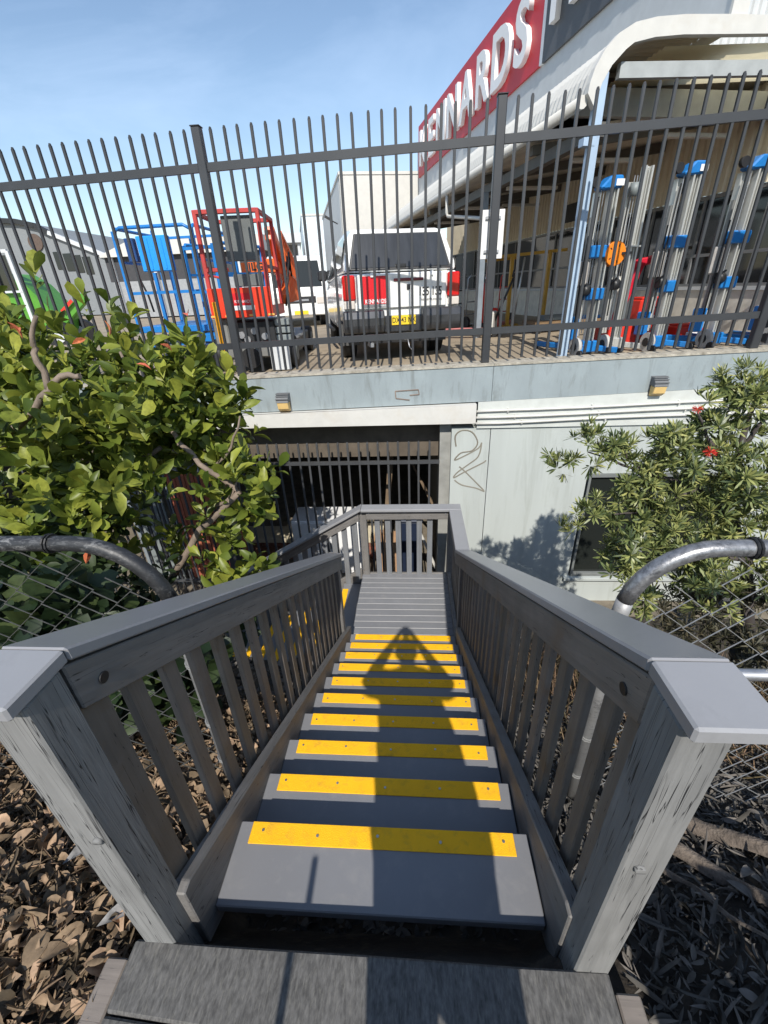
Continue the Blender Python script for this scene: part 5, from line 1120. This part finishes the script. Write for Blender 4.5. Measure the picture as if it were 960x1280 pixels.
# ================================================================== the photographer, standing behind the camera (casts the shadow on the stairs)
def person():
    J = {'pelvis': (.23, -1.24, 1.06), 'waist': (.225, -1.22, 1.25), 'chest': (.18, -1.19, 1.47), 'neck': (.15, -1.16, 1.64), 'head': (.14, -1.11, 1.745), 'crown': (.14, -1.12, 1.85),
         'shL': (-.02, -1.18, 1.58), 'elL': (-.17, -1.05, 1.44), 'wrL': (.055, -.955, 1.80), 'shR': (.33, -1.18, 1.58), 'elR': (.46, -1.05, 1.42), 'wrR': (.215, -.955, 1.79),
         'hpL': (.11, -1.24, .98), 'knL': (.11, -1.22, .62), 'anL': (.08, -1.26, .245), 'toL': (.07, -1.08, .19), 'hpR': (.34, -1.24, .98), 'knR': (.35, -1.22, .62), 'anR': (.36, -1.26, .245), 'toR': (.38, -1.08, .19)}
    Rr = {'pelvis': .235, 'waist': .235, 'chest': .20, 'neck': .058, 'head': .092, 'crown': .07, 'shL': .085, 'elL': .068, 'wrL': .030, 'shR': .085, 'elR': .068, 'wrR': .030, 'hpL': .12, 'knL': .085, 'anL': .045, 'toL': .04, 'hpR': .12, 'knR': .085, 'anR': .045, 'toR': .04}
    E = [('pelvis', 'waist'), ('waist', 'chest'), ('chest', 'neck'), ('neck', 'head'), ('head', 'crown'), ('chest', 'shL'), ('shL', 'elL'), ('elL', 'wrL'), ('chest', 'shR'), ('shR', 'elR'), ('elR', 'wrR'), ('pelvis', 'hpL'), ('hpL', 'knL'), ('knL', 'anL'), ('anL', 'toL'), ('pelvis', 'hpR'), ('hpR', 'knR'), ('knR', 'anR'), ('anR', 'toR')]
    for s, wr, sg in (('L', 'wrL', 1), ('R', 'wrR', -1)):
        w_ = Vector(J[wr]); J['pm'+s] = tuple(w_+Vector((.02*sg, .018, .045))); Rr['pm'+s] = .026; E.append((wr, 'pm'+s))
        for k in range(4):
            b = Vector(J['pm'+s])+Vector((.006*sg, .002, .028-.017*k)); J[f'f{s}{k}a'] = tuple(b+Vector((.012*sg, .004, .006))); J[f'f{s}{k}b'] = tuple(b+Vector((.040*sg, -.004, .002))); Rr[f'f{s}{k}a'] = .009; Rr[f'f{s}{k}b'] = .007; E += [('pm'+s, f'f{s}{k}a'), (f'f{s}{k}a', f'f{s}{k}b')]
        J['t'+s] = tuple(Vector(J['pm'+s])+Vector((.025*sg, -.03, .0))); Rr['t'+s] = .009; E.append(('pm'+s, 't'+s))
    keys = list(J); o0 = Vector((.21, -1.22, .158)); me = bpy.data.meshes.new('person'); me.from_pydata([tuple(Vector(J[k])-o0) for k in keys], [(keys.index(a), keys.index(b)) for a, b in E], [])
    o = bpy.data.objects.new('person', me); COL.objects.link(o); o.location = o0; WM[o] = Matrix.Translation(o0); me.materials.append(mat('dark_workwear', (.045, .05, .07), .8, var=.1))
    sk = o.modifiers.new('skin', 'SKIN'); sk.use_smooth_shade = True
    for i, k in enumerate(keys): me.skin_vertices[0].data[i].radius = (Rr[k], Rr[k]*.8 if k in ('waist', 'chest', 'pelvis') else Rr[k])
    me.skin_vertices[0].data[0].use_root = True
    o.modifiers.new('smooth', 'SUBSURF').levels = 1; o.modifiers['smooth'].render_levels = 1
    tag(o, 'standing photographer in dark clothes raising a phone with both hands at the stair head', 'person')
    bm = bmesh.new(); bmesh.ops.create_uvsphere(bm, u_segments=16, v_segments=10, radius=.108)
    for v in bm.verts: v.co.z = max(v.co.z, -.03); 
    me = bpy.data.meshes.new('hair'); bm.to_mesh(me); bm.free(); link('hair', me, mat('dark_hair', (.03, .022, .018), .7), o, Matrix.Translation(Vector((.14, -1.135, 1.80))-o0), True)
    ph = thing('phone', 'dark phone held up in both hands by the photographer', 'phone', CAM-FX*.014); F = Matrix((RX, UX, -FX)).transposed().to_4x4()
    MB().box((0, -.045, 0), (.072, .148, .008)).build('body', bplast, ph, M=F, bevel=.003); MB().box((0, -.045, .0045), (.066, .140, .001)).build('screen', darkgl, ph, M=F); MB().box((.012, .005, -.0045), (.034, .034, .002)).build('camera_bump', bplast, ph, M=F)
person()
pf = thing('added_shade_fence', 'unseen low grey timber paling fence, added behind the camera to shade the right-hand ground', 'fence', (.80, -1.36, .05)); b0 = None  # out of view; added so its shadow darkens the mulch at right
for i in range(14):
    M = Matrix.Translation((.06+.125*i, 0, .56+.01*math.sin(i*2.1))); b0 = MB().bx(-.058, .058, -.01, .01, -.56, .56).build('paling', woodb, pf, M=M, bevel=.003) if b0 is None else again(b0, pf, M)
for z in (.25, .9): MB().bx(0, 1.75, -.05, -.012, z-.04, z+.04).build('rail', woodb, pf, bevel=.003)
for x in (.1, 1.6): MB().bx(x-.045, x+.045, -.14, -.052, -.1, 1.1).build('post', wood, pf, bevel=.004)
sk_ = thing('garden_stake', 'thin square timber stake standing at the left of the landing', 'stake', (-.21, -1.42, .155))
MB().bar((0, 0, 0), (.012, 0, 1.06), .022).build('stake', mat('old_timber', (.17, .12, .075), .8, var=.2), sk_); MB().bx(-.03, .03, -.03, .03, 0, .02).build('foot', steel, sk_)
